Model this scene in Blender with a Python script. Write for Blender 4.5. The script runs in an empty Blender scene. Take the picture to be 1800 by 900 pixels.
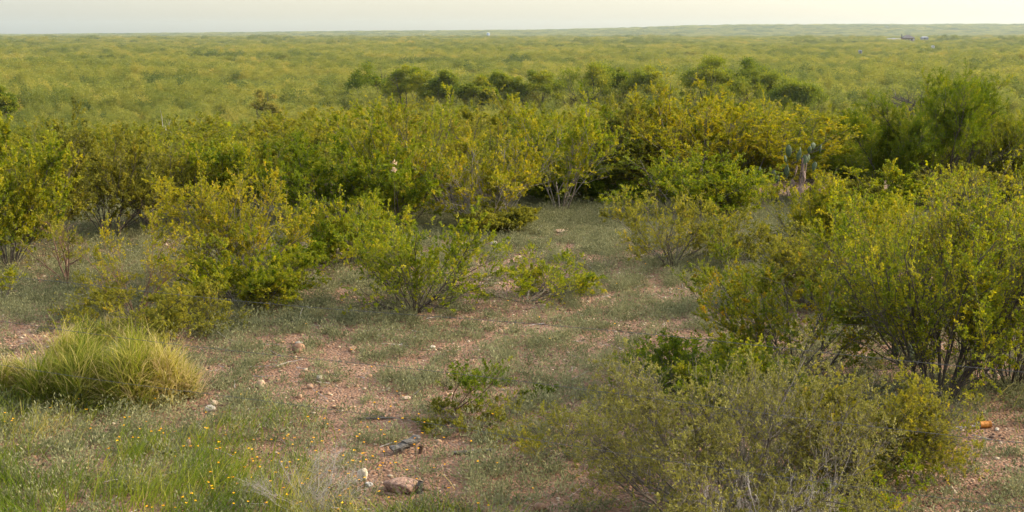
import bpy, math
import numpy as np

# ------------------------------------------------------------------ camera, sky, sun, exposure
SC = bpy.context.scene
COL = SC.collection
R = math.radians
PW, PH, F = 1800.0, 900.0, 2473.0          # picture size the measurements were taken in, focal length in its pixels
CAM_H = 3.0
HORIZON = 58.0
PITCH = math.atan((PH / 2 - HORIZON) / F)

cam = bpy.data.cameras.new('camera')
cam.sensor_width = 36.0
cam.lens = 36.0 * F / PW
cam.clip_start = 0.1
cam.clip_end = 30000
camo = bpy.data.objects.new('camera', cam)
camo.location = (0, 0, CAM_H)
camo.rotation_euler = (R(90) - PITCH, 0, 0)
COL.objects.link(camo)
SC.camera = camo

SUN_EL, SUN_AZ = R(28), R(80)              # azimuth from the view direction (+Y) towards the right (+X)
W = bpy.data.worlds.new('World')
SC.world = W
W.use_nodes = True
nt = W.node_tree
sky = nt.nodes.new('ShaderNodeTexSky')
sky.sky_type = 'NISHITA'
sky.sun_disc = False
sky.sun_elevation = SUN_EL
sky.sun_rotation = SUN_AZ
sky.altitude = 100
sky.air_density = 1.0
sky.dust_density = 1.0
sky.ozone_density = 1.0
bg = nt.nodes['Background']
bg.inputs['Strength'].default_value = 0.088
hazy = nt.nodes.new('ShaderNodeHueSaturation')          # milky summer air: paler than the clear sky model
hazy.inputs['Saturation'].default_value = .5
nt.links.new(sky.outputs['Color'], hazy.inputs['Color'])
tint = nt.nodes.new('ShaderNodeMix'); tint.data_type = 'RGBA'; tint.blend_type = 'MULTIPLY'
tint.inputs['Factor'].default_value = 1
# milky cream towards the sun, blue grey away from it
sdir = nt.nodes.new('ShaderNodeVectorMath'); sdir.operation = 'DOT_PRODUCT'
sdir.inputs[1].default_value = (math.cos(SUN_EL) * math.sin(SUN_AZ), math.cos(SUN_EL) * math.cos(SUN_AZ), math.sin(SUN_EL))
gtc = nt.nodes.new('ShaderNodeTexCoord'); nt.links.new(gtc.outputs['Generated'], sdir.inputs[0])
grm = nt.nodes.new('ShaderNodeMapRange'); grm.interpolation_type = 'SMOOTHSTEP'
grm.inputs[1].default_value = -.26; grm.inputs[2].default_value = .05
nt.links.new(sdir.outputs['Value'], grm.inputs[0])
gmx = nt.nodes.new('ShaderNodeMix'); gmx.data_type = 'RGBA'
gmx.inputs[6].default_value = (.81, .815, .82, 1); gmx.inputs[7].default_value = (.99, .95, .87, 1)
nt.links.new(grm.outputs[0], gmx.inputs['Factor']); nt.links.new(gmx.outputs[2], tint.inputs[7])
nt.links.new(hazy.outputs['Color'], tint.inputs[6])
# hazy upper sky, boosted with elevation as added fill light to lift shadows
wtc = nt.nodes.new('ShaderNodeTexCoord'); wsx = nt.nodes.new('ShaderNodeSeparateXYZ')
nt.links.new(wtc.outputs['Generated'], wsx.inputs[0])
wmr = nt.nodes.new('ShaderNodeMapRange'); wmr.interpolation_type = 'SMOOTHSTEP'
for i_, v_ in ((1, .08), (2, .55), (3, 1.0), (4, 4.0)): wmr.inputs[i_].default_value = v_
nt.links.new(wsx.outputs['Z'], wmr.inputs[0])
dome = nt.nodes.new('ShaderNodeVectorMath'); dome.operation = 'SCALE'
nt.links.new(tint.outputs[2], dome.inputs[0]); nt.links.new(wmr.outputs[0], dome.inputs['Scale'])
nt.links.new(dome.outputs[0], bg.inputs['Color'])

sl = bpy.data.lights.new('sun', 'SUN')
sl.energy = 3.0
sl.angle = R(8)
sl.color = (1.0, 0.86, 0.60)
so = bpy.data.objects.new('sun', sl)
so.rotation_euler = (R(90) - SUN_EL, 0, -SUN_AZ + R(180))
so.location = (30, 5, 30)
COL.objects.link(so)

SC.view_settings.view_transform = 'Standard'
SC.view_settings.look = 'None'
SC.view_settings.gamma = 1
SC.view_settings.exposure = 1.28
SC.render.engine = 'CYCLES'
SC.cycles.max_bounces = 6
SC.cycles.diffuse_bounces = 4
SC.cycles.transmission_bounces = 4
SC.cycles.volume_bounces = 0
SC.cycles.use_denoising = True
HAZE = 6.5e-5

# ------------------------------------------------------------------ helpers
rng = np.random.default_rng(7)

def S(a, b, t):
    t = np.clip((np.asarray(t, float) - a) / (b - a), 0, 1)
    return t * t * (3 - 2 * t)

_lat = np.random.default_rng(3).random((256, 256))
def vnoise(x, y):
    x = np.asarray(x, float); y = np.asarray(y, float)
    xi = np.floor(x).astype(int); yi = np.floor(y).astype(int)
    fx = x - xi; fy = y - yi
    fx = fx * fx * (3 - 2 * fx); fy = fy * fy * (3 - 2 * fy)
    g = lambda i, j: _lat[i % 256, j % 256]
    return (g(xi, yi) * (1 - fx) + g(xi + 1, yi) * fx) * (1 - fy) + (g(xi, yi + 1) * (1 - fx) + g(xi + 1, yi + 1) * fx) * fy

def fbm(x, y, o=4):
    s = 0; a = .5
    for k in range(o):
        s = s + a * vnoise(np.asarray(x) * 2 ** k + 17.3 * k, np.asarray(y) * 2 ** k + 9.1 * k); a *= .5
    return s / (1 - .5 ** o)

RX = np.array([-2.0, -1.0, -.364, -.24, -.12, 0, .04, .08, .12, .16, .364, 1.0, 2.0])
RZ = np.array([-10, -10, -10, -4, 4, 8, 12, 18, 26, 31, 33, 30, 25.])
def ter(x, y):
    x = np.asarray(x, float); y = np.asarray(y, float)
    d = np.maximum(y, 1)
    z = -9.5 * S(20, 112, y)
    z = z + .05 * (fbm(x * .35, y * .35, 3) - .5) * (1 - S(40, 60, y))
    z = z + 1.6 * (fbm(x / 90 + 5, y / 90, 3) - .5) * S(90, 220, y)
    z = z + 3.0 * S(1300, 2300, y) - 5.0 * S(2400, 3200, y)
    z = z + 2.0 * np.exp(-((x - 417) ** 2 + (y - 1500) ** 2) / 2 / 130 ** 2)
    rid = np.interp(x / d, RX, RZ)
    z = z + (rid + 12) * S(3600, 6000, y) - 30 * S(6300, 7000, y)
    return z

def ray(px, py):
    cx, cy = (px - PW / 2) / F, (PH / 2 - py) / F
    c, s = math.cos(PITCH), math.sin(PITCH)
    return np.array([cx, c + cy * s, -s + cy * c])

def ground(px, py):
    """the spot of the ground that the photograph shows there"""
    d = ray(px, py)
    t = CAM_H / max(1e-6, -d[2])
    for _ in range(12):
        p = d * t
        t = (CAM_H - float(ter(p[0], p[1]))) / -d[2]
    p = d * t
    return np.array([p[0], p[1], float(ter(p[0], p[1]))])

def at_depth(px, py, y):
    d = ray(px, py)
    return np.array([0, 0, CAM_H]) + d * (y / d[1])

def mesh_obj(name, V, Q, mats, parent=None, attr=None, mi=None, smooth=False, tris=False, loc=None):
    me = bpy.data.meshes.new(name)
    V = np.asarray(V, np.float32); Q = np.asarray(Q, np.int32)
    k = Q.shape[1]
    me.vertices.add(len(V)); me.vertices.foreach_set('co', V.ravel())
    me.loops.add(Q.size); me.loops.foreach_set('vertex_index', Q.ravel())
    me.polygons.add(len(Q))
    me.polygons.foreach_set('loop_start', np.arange(0, Q.size, k, dtype=np.int32))
    for m in (mats if isinstance(mats, (list, tuple)) else [mats]):
        me.materials.append(m)
    if mi is not None:
        me.polygons.foreach_set('material_index', np.asarray(mi, np.int32))
    me.polygons.foreach_set('use_smooth', np.full(len(Q), bool(smooth)))
    if attr is not None:
        a = me.attributes.new('v', 'FLOAT', 'POINT'); a.data.foreach_set('value', np.asarray(attr, np.float32))
    me.update(calc_edges=True)
    o = bpy.data.objects.new(name, me)
    COL.objects.link(o)
    if parent is not None: o.parent = parent
    if loc is not None: o.location = loc
    return o

def tag(o, label=None, cat=None, group=None, kind=None):
    if label: o['label'] = label
    if cat: o['category'] = cat
    if group: o['group'] = group
    if kind: o['kind'] = kind
    return o

def thing(name, label, cat, loc, rz=0, group=None):
    o = bpy.data.objects.new(name, None)
    o.empty_display_size = .2
    o.location = loc; o.rotation_euler = (0, 0, rz)
    COL.objects.link(o)
    return tag(o, label, cat, group)

def copy_tree(o, parent=None):
    c = o.copy(); COL.objects.link(c)
    if parent is not None: c.parent = parent
    for ch in list(o.children): copy_tree(ch, c)
    return c

class Acc:
    def __init__(s): s.V = []; s.Q = []; s.A = []; s.n = 0
    def add(s, V, Q, a=None):
        V = np.asarray(V, float)
        s.V.append(V); s.Q.append(np.asarray(Q) + s.n); s.n += len(V)
        s.A.append(np.zeros(len(V)) if a is None else np.broadcast_to(a, (len(V),)))
    def get(s): return np.concatenate(s.V), np.concatenate(s.Q), np.concatenate(s.A)

def unit(v): return v / np.maximum(np.linalg.norm(v, axis=-1, keepdims=True), 1e-9)

# ------------------------------------------------------------------ materials
def new_mat(name):
    m = bpy.data.materials.new(name); m.use_nodes = True
    t = m.node_tree
    for n in list(t.nodes): t.nodes.remove(n)
    out = t.nodes.new('ShaderNodeOutputMaterial')
    return m, t, out

def N(t, kind, **kw):
    n = t.nodes.new(kind)
    for k, v in kw.items():
        if k in n.inputs.keys(): n.inputs[k].default_value = v
        else: setattr(n, k, v)
    return n

def ramp(t, stops):
    n = t.nodes.new('ShaderNodeValToRGB')
    e = n.color_ramp.elements
    while len(e) > 1: e.remove(e[-1])
    e[0].position = stops[0][0]; e[0].color = (*stops[0][1], 1)
    for p, c in stops[1:]:
        x = e.new(p); x.color = (*c, 1)
    return n

def leaf_mat(name, stops, trans=.46, rough=.7, spec=.1, clump=3.0, clump_amt=.45, objvar=.25, loc_scale=None):
    """leaf colour from a per-leaf number, a clump noise and a per-plant shift"""
    m, t, out = new_mat(name)
    at = N(t, 'ShaderNodeAttribute', attribute_name='v')
    tc = N(t, 'ShaderNodeTexCoord')
    nz = N(t, 'ShaderNodeTexNoise'); nz.inputs['Scale'].default_value = clump; nz.inputs['Detail'].default_value = 2
    t.links.new(tc.outputs['Object'], nz.inputs['Vector'])
    oi = N(t, 'ShaderNodeObjectInfo')
    a = N(t, 'ShaderNodeMath', operation='MULTIPLY_ADD'); a.inputs[1].default_value = clump_amt * 2; a.inputs[2].default_value = -clump_amt
    t.links.new(nz.outputs['Fac'], a.inputs[0])
    b = N(t, 'ShaderNodeMath', operation='MULTIPLY_ADD'); b.inputs[1].default_value = objvar; b.inputs[2].default_value = -objvar / 2
    t.links.new(oi.outputs['Random'], b.inputs[0])
    s1 = N(t, 'ShaderNodeMath', operation='ADD'); t.links.new(at.outputs['Fac'], s1.inputs[0]); t.links.new(a.outputs[0], s1.inputs[1])
    s2 = N(t, 'ShaderNodeMath', operation='ADD'); t.links.new(s1.outputs[0], s2.inputs[0]); t.links.new(b.outputs[0], s2.inputs[1])
    last = s2
    if loc_scale:
        vm = N(t, 'ShaderNodeVectorMath', operation='SCALE'); vm.inputs['Scale'].default_value = loc_scale
        t.links.new(oi.outputs['Location'], vm.inputs[0])
        n2 = N(t, 'ShaderNodeTexNoise'); n2.inputs['Scale'].default_value = 1; n2.inputs['Detail'].default_value = 3
        t.links.new(vm.outputs[0], n2.inputs['Vector'])
        c = N(t, 'ShaderNodeMath', operation='MULTIPLY_ADD'); c.inputs[1].default_value = 1.5; c.inputs[2].default_value = -.75
        t.links.new(n2.outputs['Fac'], c.inputs[0])
        s3 = N(t, 'ShaderNodeMath', operation='ADD'); t.links.new(s2.outputs[0], s3.inputs[0]); t.links.new(c.outputs[0], s3.inputs[1])
        last = s3
    cr = ramp(t, stops)
    t.links.new(last.outputs[0], cr.inputs['Fac'])
    p = N(t, 'ShaderNodeBsdfPrincipled'); p.inputs['Roughness'].default_value = rough
    p.inputs['Specular IOR Level'].default_value = spec
    tr = N(t, 'ShaderNodeBsdfTranslucent')
    t.links.new(cr.outputs['Color'], p.inputs['Base Color'])
    hs = N(t, 'ShaderNodeHueSaturation'); hs.inputs['Saturation'].default_value = 1.1; hs.inputs['Value'].default_value = 1.25
    t.links.new(cr.outputs['Color'], hs.inputs['Color']); t.links.new(hs.outputs['Color'], tr.inputs['Color'])
    mx = N(t, 'ShaderNodeMixShader'); mx.inputs['Fac'].default_value = trans
    t.links.new(p.outputs[0], mx.inputs[1]); t.links.new(tr.outputs[0], mx.inputs[2])
    t.links.new(mx.outputs[0], out.inputs['Surface'])
    return m

def solid_mat(name, stops, scale=8, rough=.8, bump=.3, bscale=30, metal=0, stretch=(1, 1, 1), spec=.3, detail=5, objvar=0.0, attr=0.0):
    m, t, out = new_mat(name)
    tc = N(t, 'ShaderNodeTexCoord')
    mp = N(t, 'ShaderNodeMapping'); mp.inputs['Scale'].default_value = stretch
    t.links.new(tc.outputs['Object'], mp.inputs['Vector'])
    nz = N(t, 'ShaderNodeTexNoise'); nz.inputs['Scale'].default_value = scale; nz.inputs['Detail'].default_value = detail
    t.links.new(mp.outputs[0], nz.inputs['Vector'])
    fac = nz.outputs['Fac']
    if objvar or attr:
        oi = N(t, 'ShaderNodeObjectInfo'); at = N(t, 'ShaderNodeAttribute', attribute_name='v')
        a = N(t, 'ShaderNodeMath', operation='MULTIPLY_ADD'); a.inputs[1].default_value = objvar or attr
        a.inputs[2].default_value = -(objvar or attr) / 2
        t.links.new(oi.outputs['Random'] if objvar else at.outputs['Fac'], a.inputs[0])
        b = N(t, 'ShaderNodeMath', operation='ADD'); t.links.new(fac, b.inputs[0]); t.links.new(a.outputs[0], b.inputs[1])
        fac = b.outputs[0]
    cr = ramp(t, stops); t.links.new(fac, cr.inputs['Fac'])
    p = N(t, 'ShaderNodeBsdfPrincipled'); p.inputs['Roughness'].default_value = rough; p.inputs['Metallic'].default_value = metal
    p.inputs['Specular IOR Level'].default_value = spec
    t.links.new(cr.outputs['Color'], p.inputs['Base Color'])
    if bump:
        n2 = N(t, 'ShaderNodeTexNoise'); n2.inputs['Scale'].default_value = bscale; n2.inputs['Detail'].default_value = 4
        t.links.new(mp.outputs[0], n2.inputs['Vector'])
        bp = N(t, 'ShaderNodeBump'); bp.inputs['Strength'].default_value = bump; bp.inputs['Distance'].default_value = .02
        t.links.new(n2.outputs['Fac'], bp.inputs['Height']); t.links.new(bp.outputs[0], p.inputs['Normal'])
    t.links.new(p.outputs[0], out.inputs['Surface'])
    return m

M = {}
M['leaf_lime'] = leaf_mat('lime_leaves', [(0, (0.0797, 0.1158, 0.009792)), (.4, (0.1879, 0.2072, 0.01714)), (.7, (0.3017, 0.2742, 0.02203)), (1, (0.444, 0.3535, 0.03672))])
M['leaf_gold'] = leaf_mat('golden_leaves', [(0, (0.08797, 0.1135, 0.01122)), (.4, (0.207, 0.1971, 0.01571)), (.75, (0.3415, 0.2807, 0.02244)), (1, (0.4347, 0.3106, 0.03366))])
M['leaf_green'] = leaf_mat('green_leaves', [(0, (0.05655, 0.08936, 0.00816)), (.45, (0.1382, 0.1727, 0.01224)), (.8, (0.2325, 0.2264, 0.01632)), (1, (0.3519, 0.2741, 0.0255))])
M['leaf_olive'] = leaf_mat('olive_leaves', [(0, (0.08803, 0.09141, 0.01714)), (.45, (0.1878, 0.1767, 0.02448)), (.8, (0.2759, 0.2377, 0.0306)), (1, (0.3873, 0.2803, 0.04284))])
M['leaf_rust'] = leaf_mat('rust_tinged_leaves', [(0, (0.0825, 0.1138, 0.01309)), (.45, (0.165, 0.1674, 0.0187)), (.8, (0.286, 0.2142, 0.0187)), (1, (0.418, 0.2276, 0.02805))])
M['leaf_grey'] = leaf_mat('grey_olive_leaves', [(0, (0.101, 0.09713, 0.02376)), (.45, (0.1782, 0.1635, 0.03465)), (.8, (0.2376, 0.2132, 0.04158)), (1, (0.3089, 0.2724, 0.0891))], trans=.3)
M['leaf_feather'] = leaf_mat('feathery_leaves', [(0, (0.04332, 0.07258, 0.0084)), (.45, (0.1052, 0.1391, 0.012)), (.8, (0.1795, 0.1935, 0.0168)), (1, (0.2722, 0.248, 0.024))])
M['leaf_brush'] = leaf_mat('brush_leaves', [(0, (0.07248, 0.09174, 0.01346)), (.35, (0.1561, 0.1663, 0.01885)), (.65, (0.2286, 0.2179, 0.02424)), (1, (0.3234, 0.2638, 0.03366))], clump=1.2, clump_amt=.3, objvar=.5)
M['leaf_far'] = leaf_mat('far_brush_leaves', [(0, (0.07236, 0.09439, 0.02584)), (.3, (0.1579, 0.1699, 0.03444)), (.6, (0.25, 0.2328, 0.04736)), (1, (0.342, 0.2707, 0.06458))], clump=3, clump_amt=.2, objvar=.3, loc_scale=.011)
M['leaf_dark'] = leaf_mat('dark_tree_leaves', [(0, (0.08653, 0.1172, 0.01545)), (.5, (0.1855, 0.2051, 0.02318)), (1, (0.3461, 0.293, 0.02831))], clump=.8, clump_amt=.4)
M['sage'] = leaf_mat('sage_leaves', [(0, (.09, .095, .042)), (.5, (.178, .176, .083)), (.85, (.255, .243, .122)), (1, (.30, .272, .125))], trans=.25, clump=1.2, clump_amt=.3)
M['grass'] = leaf_mat('grass_blades', [(0, (0.07165, 0.1125, 0.01163)), (.4, (0.1552, 0.1912, 0.02132)), (.7, (0.2866, 0.27, 0.0436)), (1, (0.5015, 0.3824, 0.1453))], trans=.4, clump=1.5, clump_amt=.35)
M['clumpgrass'] = leaf_mat('tussock_blades', [(0, (0.09551, 0.1255, 0.01505)), (.4, (0.2134, 0.2235, 0.03135)), (.75, (0.3369, 0.2944, 0.0627)), (1, (0.5167, 0.3926, 0.2006))], trans=.45, clump=3, clump_amt=.3)
M['flower'] = leaf_mat('flower_petals', [(0, (.75, .33, .01)), (.6, (.85, .45, .01)), (1, (.9, .6, .03))], trans=.3, clump_amt=.1)
M['blossom'] = leaf_mat('blossom_petals', [(0, (.5, .33, .2)), (1, (.66, .52, .33))], trans=.3, clump_amt=.1)
M['bark'] = solid_mat('grey_bark', [(.3, (.055, .043, .032)), (.6, (.115, .095, .07)), (.8, (.19, .165, .13))], scale=12, bump=.5, bscale=60)
M['bark_dark'] = solid_mat('dark_bark', [(.3, (.035, .028, .02)), (.6, (.08, .063, .045)), (.8, (.13, .11, .085))], scale=12, bump=.5, bscale=60)
M['bark_pale'] = solid_mat('pale_bark', [(.3, (.11, .09, .07)), (.6, (.19, .16, .12)), (.8, (.27, .235, .19))], scale=12, bump=.4, bscale=60)
M['twig_dead'] = solid_mat('bleached_twigs', [(.3, (.22, .19, .16)), (.6, (.34, .30, .26)), (.8, (.46, .42, .37))], scale=14, bump=.3, bscale=60)
M['twig_red'] = solid_mat('reddish_twigs', [(.3, (.10, .05, .03)), (.6, (.17, .095, .06)), (.8, (.22, .14, .1))], scale=14, bump=.3, bscale=60)
M['stone'] = solid_mat('tan_stone', [(.25, (.17, .09, .05)), (.45, (.29, .17, .095)), (.65, (.37, .25, .155)), (.85, (.45, .35, .25))], scale=7, bump=.6, bscale=40, objvar=.5)
M['stone_white'] = solid_mat('white_stone', [(.3, (.30, .25, .18)), (.6, (.44, .37, .28)), (.8, (.54, .48, .39))], scale=14, bump=.6, bscale=50)
M['stone_grey'] = solid_mat('grey_stone', [(.3, (.24, .21, .18)), (.6, (.36, .33, .29)), (.8, (.45, .42, .38))], scale=14, bump=.6, bscale=50)
M['conglomerate'] = solid_mat('pebbly_rock', [(.3, (.09, .05, .035)), (.45, (.2, .11, .07)), (.6, (.29, .175, .115)), (.75, (.40, .31, .23))], scale=38, bump=1.0, bscale=45)
M['pebble'] = solid_mat('pebbles', [(.05, (0.0946, 0.054, 0.0328)), (.3, (0.206, 0.113, 0.059)), (.55, (0.267, 0.149, 0.0754)), (.78, (0.318, 0.198, 0.107)), (1.0, (0.378, 0.297, 0.193))], scale=30, bump=0, attr=1.3)
M['wood_grey'] = solid_mat('weathered_wood', [(.3, (.06, .05, .04)), (.55, (.14, .12, .098)), (.8, (.24, .21, .175))], scale=9, bump=1, bscale=14, stretch=(1, 14, 14))
M['wood_red'] = solid_mat('rotten_wood', [(.3, (.05, .025, .016)), (.6, (.11, .055, .035)), (.8, (.18, .1, .07))], scale=20, bump=1, bscale=30)
M['rust'] = solid_mat('rusty_tin', [(.25, (.22, .075, .012)), (.5, (.36, .13, .016)), (.8, (.46, .19, .03))], scale=20, bump=.3, bscale=60, rough=.7)
M['rust_light'] = solid_mat('faded_tin', [(.3, (.42, .36, .28)), (.8, (.6, .54, .45))], scale=20, bump=.2, bscale=60, rough=.6)
M['wire'] = solid_mat('galvanised_wire', [(.3, (.06, .06, .055)), (.8, (.11, .11, .10))], scale=40, bump=0, rough=.6, metal=.2)
M['cactus'] = solid_mat('cactus_skin', [(.3, (.025, .045, .016)), (.6, (.048, .07, .026)), (.8, (.08, .095, .042))], scale=10, bump=.5, bscale=70, rough=.6)
M['cactus_dry'] = solid_mat('dry_cactus', [(.3, (.10, .065, .05)), (.6, (.2, .14, .11)), (.8, (.34, .28, .22))], scale=10, bump=.6, bscale=50)
M['roof_brown'] = solid_mat('brown_shingles', [(.3, (.06, .048, .046)), (.8, (.11, .09, .085))], scale=.6, bump=.2, bscale=3)
M['roof_metal'] = solid_mat('grey_sheet_roof', [(.3, (.17, .17, .175)), (.8, (.24, .24, .245))], scale=.3, bump=.1, rough=.5)
M['wall_pink'] = solid_mat('pink_brick', [(.3, (.24, .16, .13)), (.8, (.32, .22, .19))], scale=1, bump=.2, bscale=5)
M['wall_white'] = solid_mat('white_siding', [(.3, (.46, .45, .42)), (.8, (.55, .54, .51))], scale=.5, bump=0)
M['wall_blue'] = solid_mat('blue_grey_steel', [(.3, (.26, .32, .40)), (.8, (.33, .39, .46))], scale=.5, bump=0)
M['wall_dark'] = solid_mat('dark_brick', [(.3, (.06, .045, .04)), (.8, (.10, .08, .07))], scale=1, bump=.2)
M['glass_dark'] = solid_mat('window_glass', [(.3, (.03, .035, .04)), (.8, (.05, .055, .06))], scale=1, bump=0, rough=.15, spec=.5)

# the ground: gravel near, leaf litter and dark soil under the brush
def ground_mat():
    m, t, out = new_mat('gravel_ground')
    geo = N(t, 'ShaderNodeNewGeometry')
    pos = geo.outputs['Position']
    n1 = N(t, 'ShaderNodeTexNoise'); n1.inputs['Scale'].default_value = 1.1; n1.inputs['Detail'].default_value = 6; t.links.new(pos, n1.inputs['Vector'])
    c1 = ramp(t, [(.3, (.105, .055, .031)), (.5, (.165, .088, .05)), (.7, (.21, .125, .075))])
    t.links.new(n1.outputs['Fac'], c1.inputs['Fac'])
    v = N(t, 'ShaderNodeTexVoronoi'); v.inputs['Scale'].default_value = 42; t.links.new(pos, v.inputs['Vector'])
    c2 = ramp(t, [(0, (.065, .033, .02)), (.25, (.20, .097, .054)), (.5, (.28, .155, .09)), (.75, (.145, .08, .05)), (1, (.37, .265, .185))])
    sep = N(t, 'ShaderNodeSeparateColor'); t.links.new(v.outputs['Color'], sep.inputs[0]); t.links.new(sep.outputs[0], c2.inputs['Fac'])
    mx = N(t, 'ShaderNodeMix', data_type='RGBA'); mx.inputs['Factor'].default_value = .5
    t.links.new(c1.outputs['Color'], mx.inputs[6]); t.links.new(c2.outputs['Color'], mx.inputs[7])
    # soil of the brush plain beyond the crest
    sx = N(t, 'ShaderNodeSeparateXYZ'); t.links.new(pos, sx.inputs[0])
    mr = N(t, 'ShaderNodeMapRange'); mr.inputs[1].default_value = 26; mr.inputs[2].default_value = 45
    t.links.new(sx.outputs['Y'], mr.inputs[0])
    n3 = N(t, 'ShaderNodeTexNoise'); n3.inputs['Scale'].default_value = .4; n3.inputs['Detail'].default_value = 6; t.links.new(pos, n3.inputs['Vector'])
    c3 = ramp(t, [(.3, (.07, .07, .025)), (.6, (.11, .105, .035)), (.8, (.15, .12, .06))]); t.links.new(n3.outputs['Fac'], c3.inputs['Fac'])
    m2 = N(t, 'ShaderNodeMix', data_type='RGBA'); t.links.new(mr.outputs[0], m2.inputs['Factor'])
    t.links.new(mx.outputs[2], m2.inputs[6]); t.links.new(c3.outputs['Color'], m2.inputs[7])
    p = N(t, 'ShaderNodeBsdfPrincipled'); p.inputs['Roughness'].default_value = .9; p.inputs['Specular IOR Level'].default_value = .2
    t.links.new(m2.outputs[2], p.inputs['Base Color'])
    n4 = N(t, 'ShaderNodeTexNoise'); n4.inputs['Scale'].default_value = 25; n4.inputs['Detail'].default_value = 5; t.links.new(pos, n4.inputs['Vector'])
    ad = N(t, 'ShaderNodeMath', operation='SUBTRACT'); t.links.new(n4.outputs['Fac'], ad.inputs[0]); t.links.new(v.outputs['Distance'], ad.inputs[1])
    bp = N(t, 'ShaderNodeBump'); bp.inputs['Strength'].default_value = .8; bp.inputs['Distance'].default_value = .03
    t.links.new(ad.outputs[0], bp.inputs['Height']); t.links.new(bp.outputs[0], p.inputs['Normal'])
    t.links.new(p.outputs[0], out.inputs['Surface'])
    return m
M['ground'] = ground_mat()

# ------------------------------------------------------------------ terrain: one sheet to the horizon
ys = np.concatenate([np.linspace(-30, 4, 18), np.linspace(4.2, 40, 180), np.geomspace(40.3, 7000, 260)])
us = np.linspace(-1, 1, 161)
Y2, U2 = np.meshgrid(ys, us, indexing='ij')
X2 = U2 * (30 + .95 * np.maximum(Y2, 0))
Z2 = ter(X2, Y2)
ny, nx = Y2.shape
idx = np.arange(ny * nx).reshape(ny, nx)
Q = np.stack([idx[:-1, :-1], idx[:-1, 1:], idx[1:, 1:], idx[1:, :-1]], -1).reshape(-1, 4)
tag(mesh_obj('terrain', np.stack([X2, Y2, Z2], -1).reshape(-1, 3), Q, M['ground'], smooth=True), kind='structure')

# haze: one even body of air round the whole scene
def haze_box():
    m, t, out = new_mat('haze_air')
    pv = N(t, 'ShaderNodeVolumePrincipled')
    pv.inputs['Color'].default_value = (.62, .72, .72, 1)
    pv.inputs['Density'].default_value = HAZE
    pv.inputs['Anisotropy'].default_value = .3
    t.links.new(pv.outputs[0], out.inputs['Volume'])
    x0, x1, y0, y1, z0, z1 = -7200, 7200, -60, 7050, -80, 58
    V = [(x, y, z) for z in (z0, z1) for x, y in ((x0, y0), (x1, y0), (x1, y1), (x0, y1))]
    Qh = [(3, 2, 1, 0), (4, 5, 6, 7), (0, 1, 5, 4), (1, 2, 6, 5), (2, 3, 7, 6), (3, 0, 4, 7)]
    tag(mesh_obj('haze', V, Qh, m), kind='stuff')
haze_box()

# ------------------------------------------------------------------ plant maker
def polylines(r, st, d, L, r0, K, wob, up, taper=.35):
    n = len(st)
    P = np.zeros((n, K, 3)); P[:, 0] = st
    d = unit(np.array(d, float))
    stp = (L / (K - 1))[:, None]
    for k in range(1, K):
        d = d + r.normal(0, wob, (n, 3)) ; d[:, 2] += up
        d = unit(d)
        P[:, k] = P[:, k - 1] + d * stp
    rad = r0[:, None] * np.linspace(1, taper, K)[None, :]
    return P, rad

def tubes(P, rad, sides):
    n, K, _ = P.shape
    T = np.zeros_like(P); T[:, 1:-1] = P[:, 2:] - P[:, :-2]; T[:, 0] = P[:, 1] - P[:, 0]; T[:, -1] = P[:, -1] - P[:, -2]
    T = unit(T)
    ref = np.where(np.abs(T[:, :, 2:3]) < .9, np.array([0, 0, 1.]), np.array([1., 0, 0]))
    A = unit(np.cross(T, ref)); B = np.cross(T, A)
    an = np.arange(sides) * 2 * math.pi / sides
    V = P[:, :, None, :] + rad[:, :, None, None] * (A[:, :, None, :] * np.cos(an)[None, None, :, None] + B[:, :, None, :] * np.sin(an)[None, None, :, None])
    i = np.arange(n * K * sides).reshape(n, K, sides)
    j = np.roll(i, -1, axis=2)
    Q = np.stack([i[:, :-1], j[:, :-1], j[:, 1:], i[:, 1:]], -1).reshape(-1, 4)
    return V.reshape(-1, 3), Q

def spawn(r, P, rad, per, t0, t1, a0, a1, upb=0.0):
    n, K, _ = P.shape
    par = np.repeat(np.arange(n), per)
    t = r.uniform(t0, t1, len(par)) * (K - 1)
    k = np.minimum(t.astype(int), K - 2); f = (t - k)[:, None]
    st = P[par, k] * (1 - f) + P[par, k + 1] * f
    d = unit(P[par, k + 1] - P[par, k])
    rn = unit(r.normal(0, 1, d.shape)); side = unit(rn - d * (rn * d).sum(-1, keepdims=True))
    a = np.radians(r.uniform(a0, a1, len(par)))[:, None]
    nd = d * np.cos(a) + side * np.sin(a); nd[:, 2] += upb
    rr = rad[par, k]
    return st, unit(nd), rr, t / (K - 1), par

def kites(r, c, axis, l, w, nb=.5):
    """one small four-sided leaf each; nb turns the faces towards the sky"""
    n = len(c)
    rn = r.normal(0, 1, (n, 3)); rn[:, 2] += nb * 2
    s = unit(np.cross(axis, rn)); nn = np.cross(s, axis)
    l = l[:, None]; w = w[:, None]
    m = c + axis * l * .55 - nn * l * .06
    V = np.stack([c, m + s * w * .5, c + axis * l, m - s * w * .5], 1).reshape(-1, 3)
    Q = np.arange(4 * n).reshape(n, 4)
    return V, Q

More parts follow.
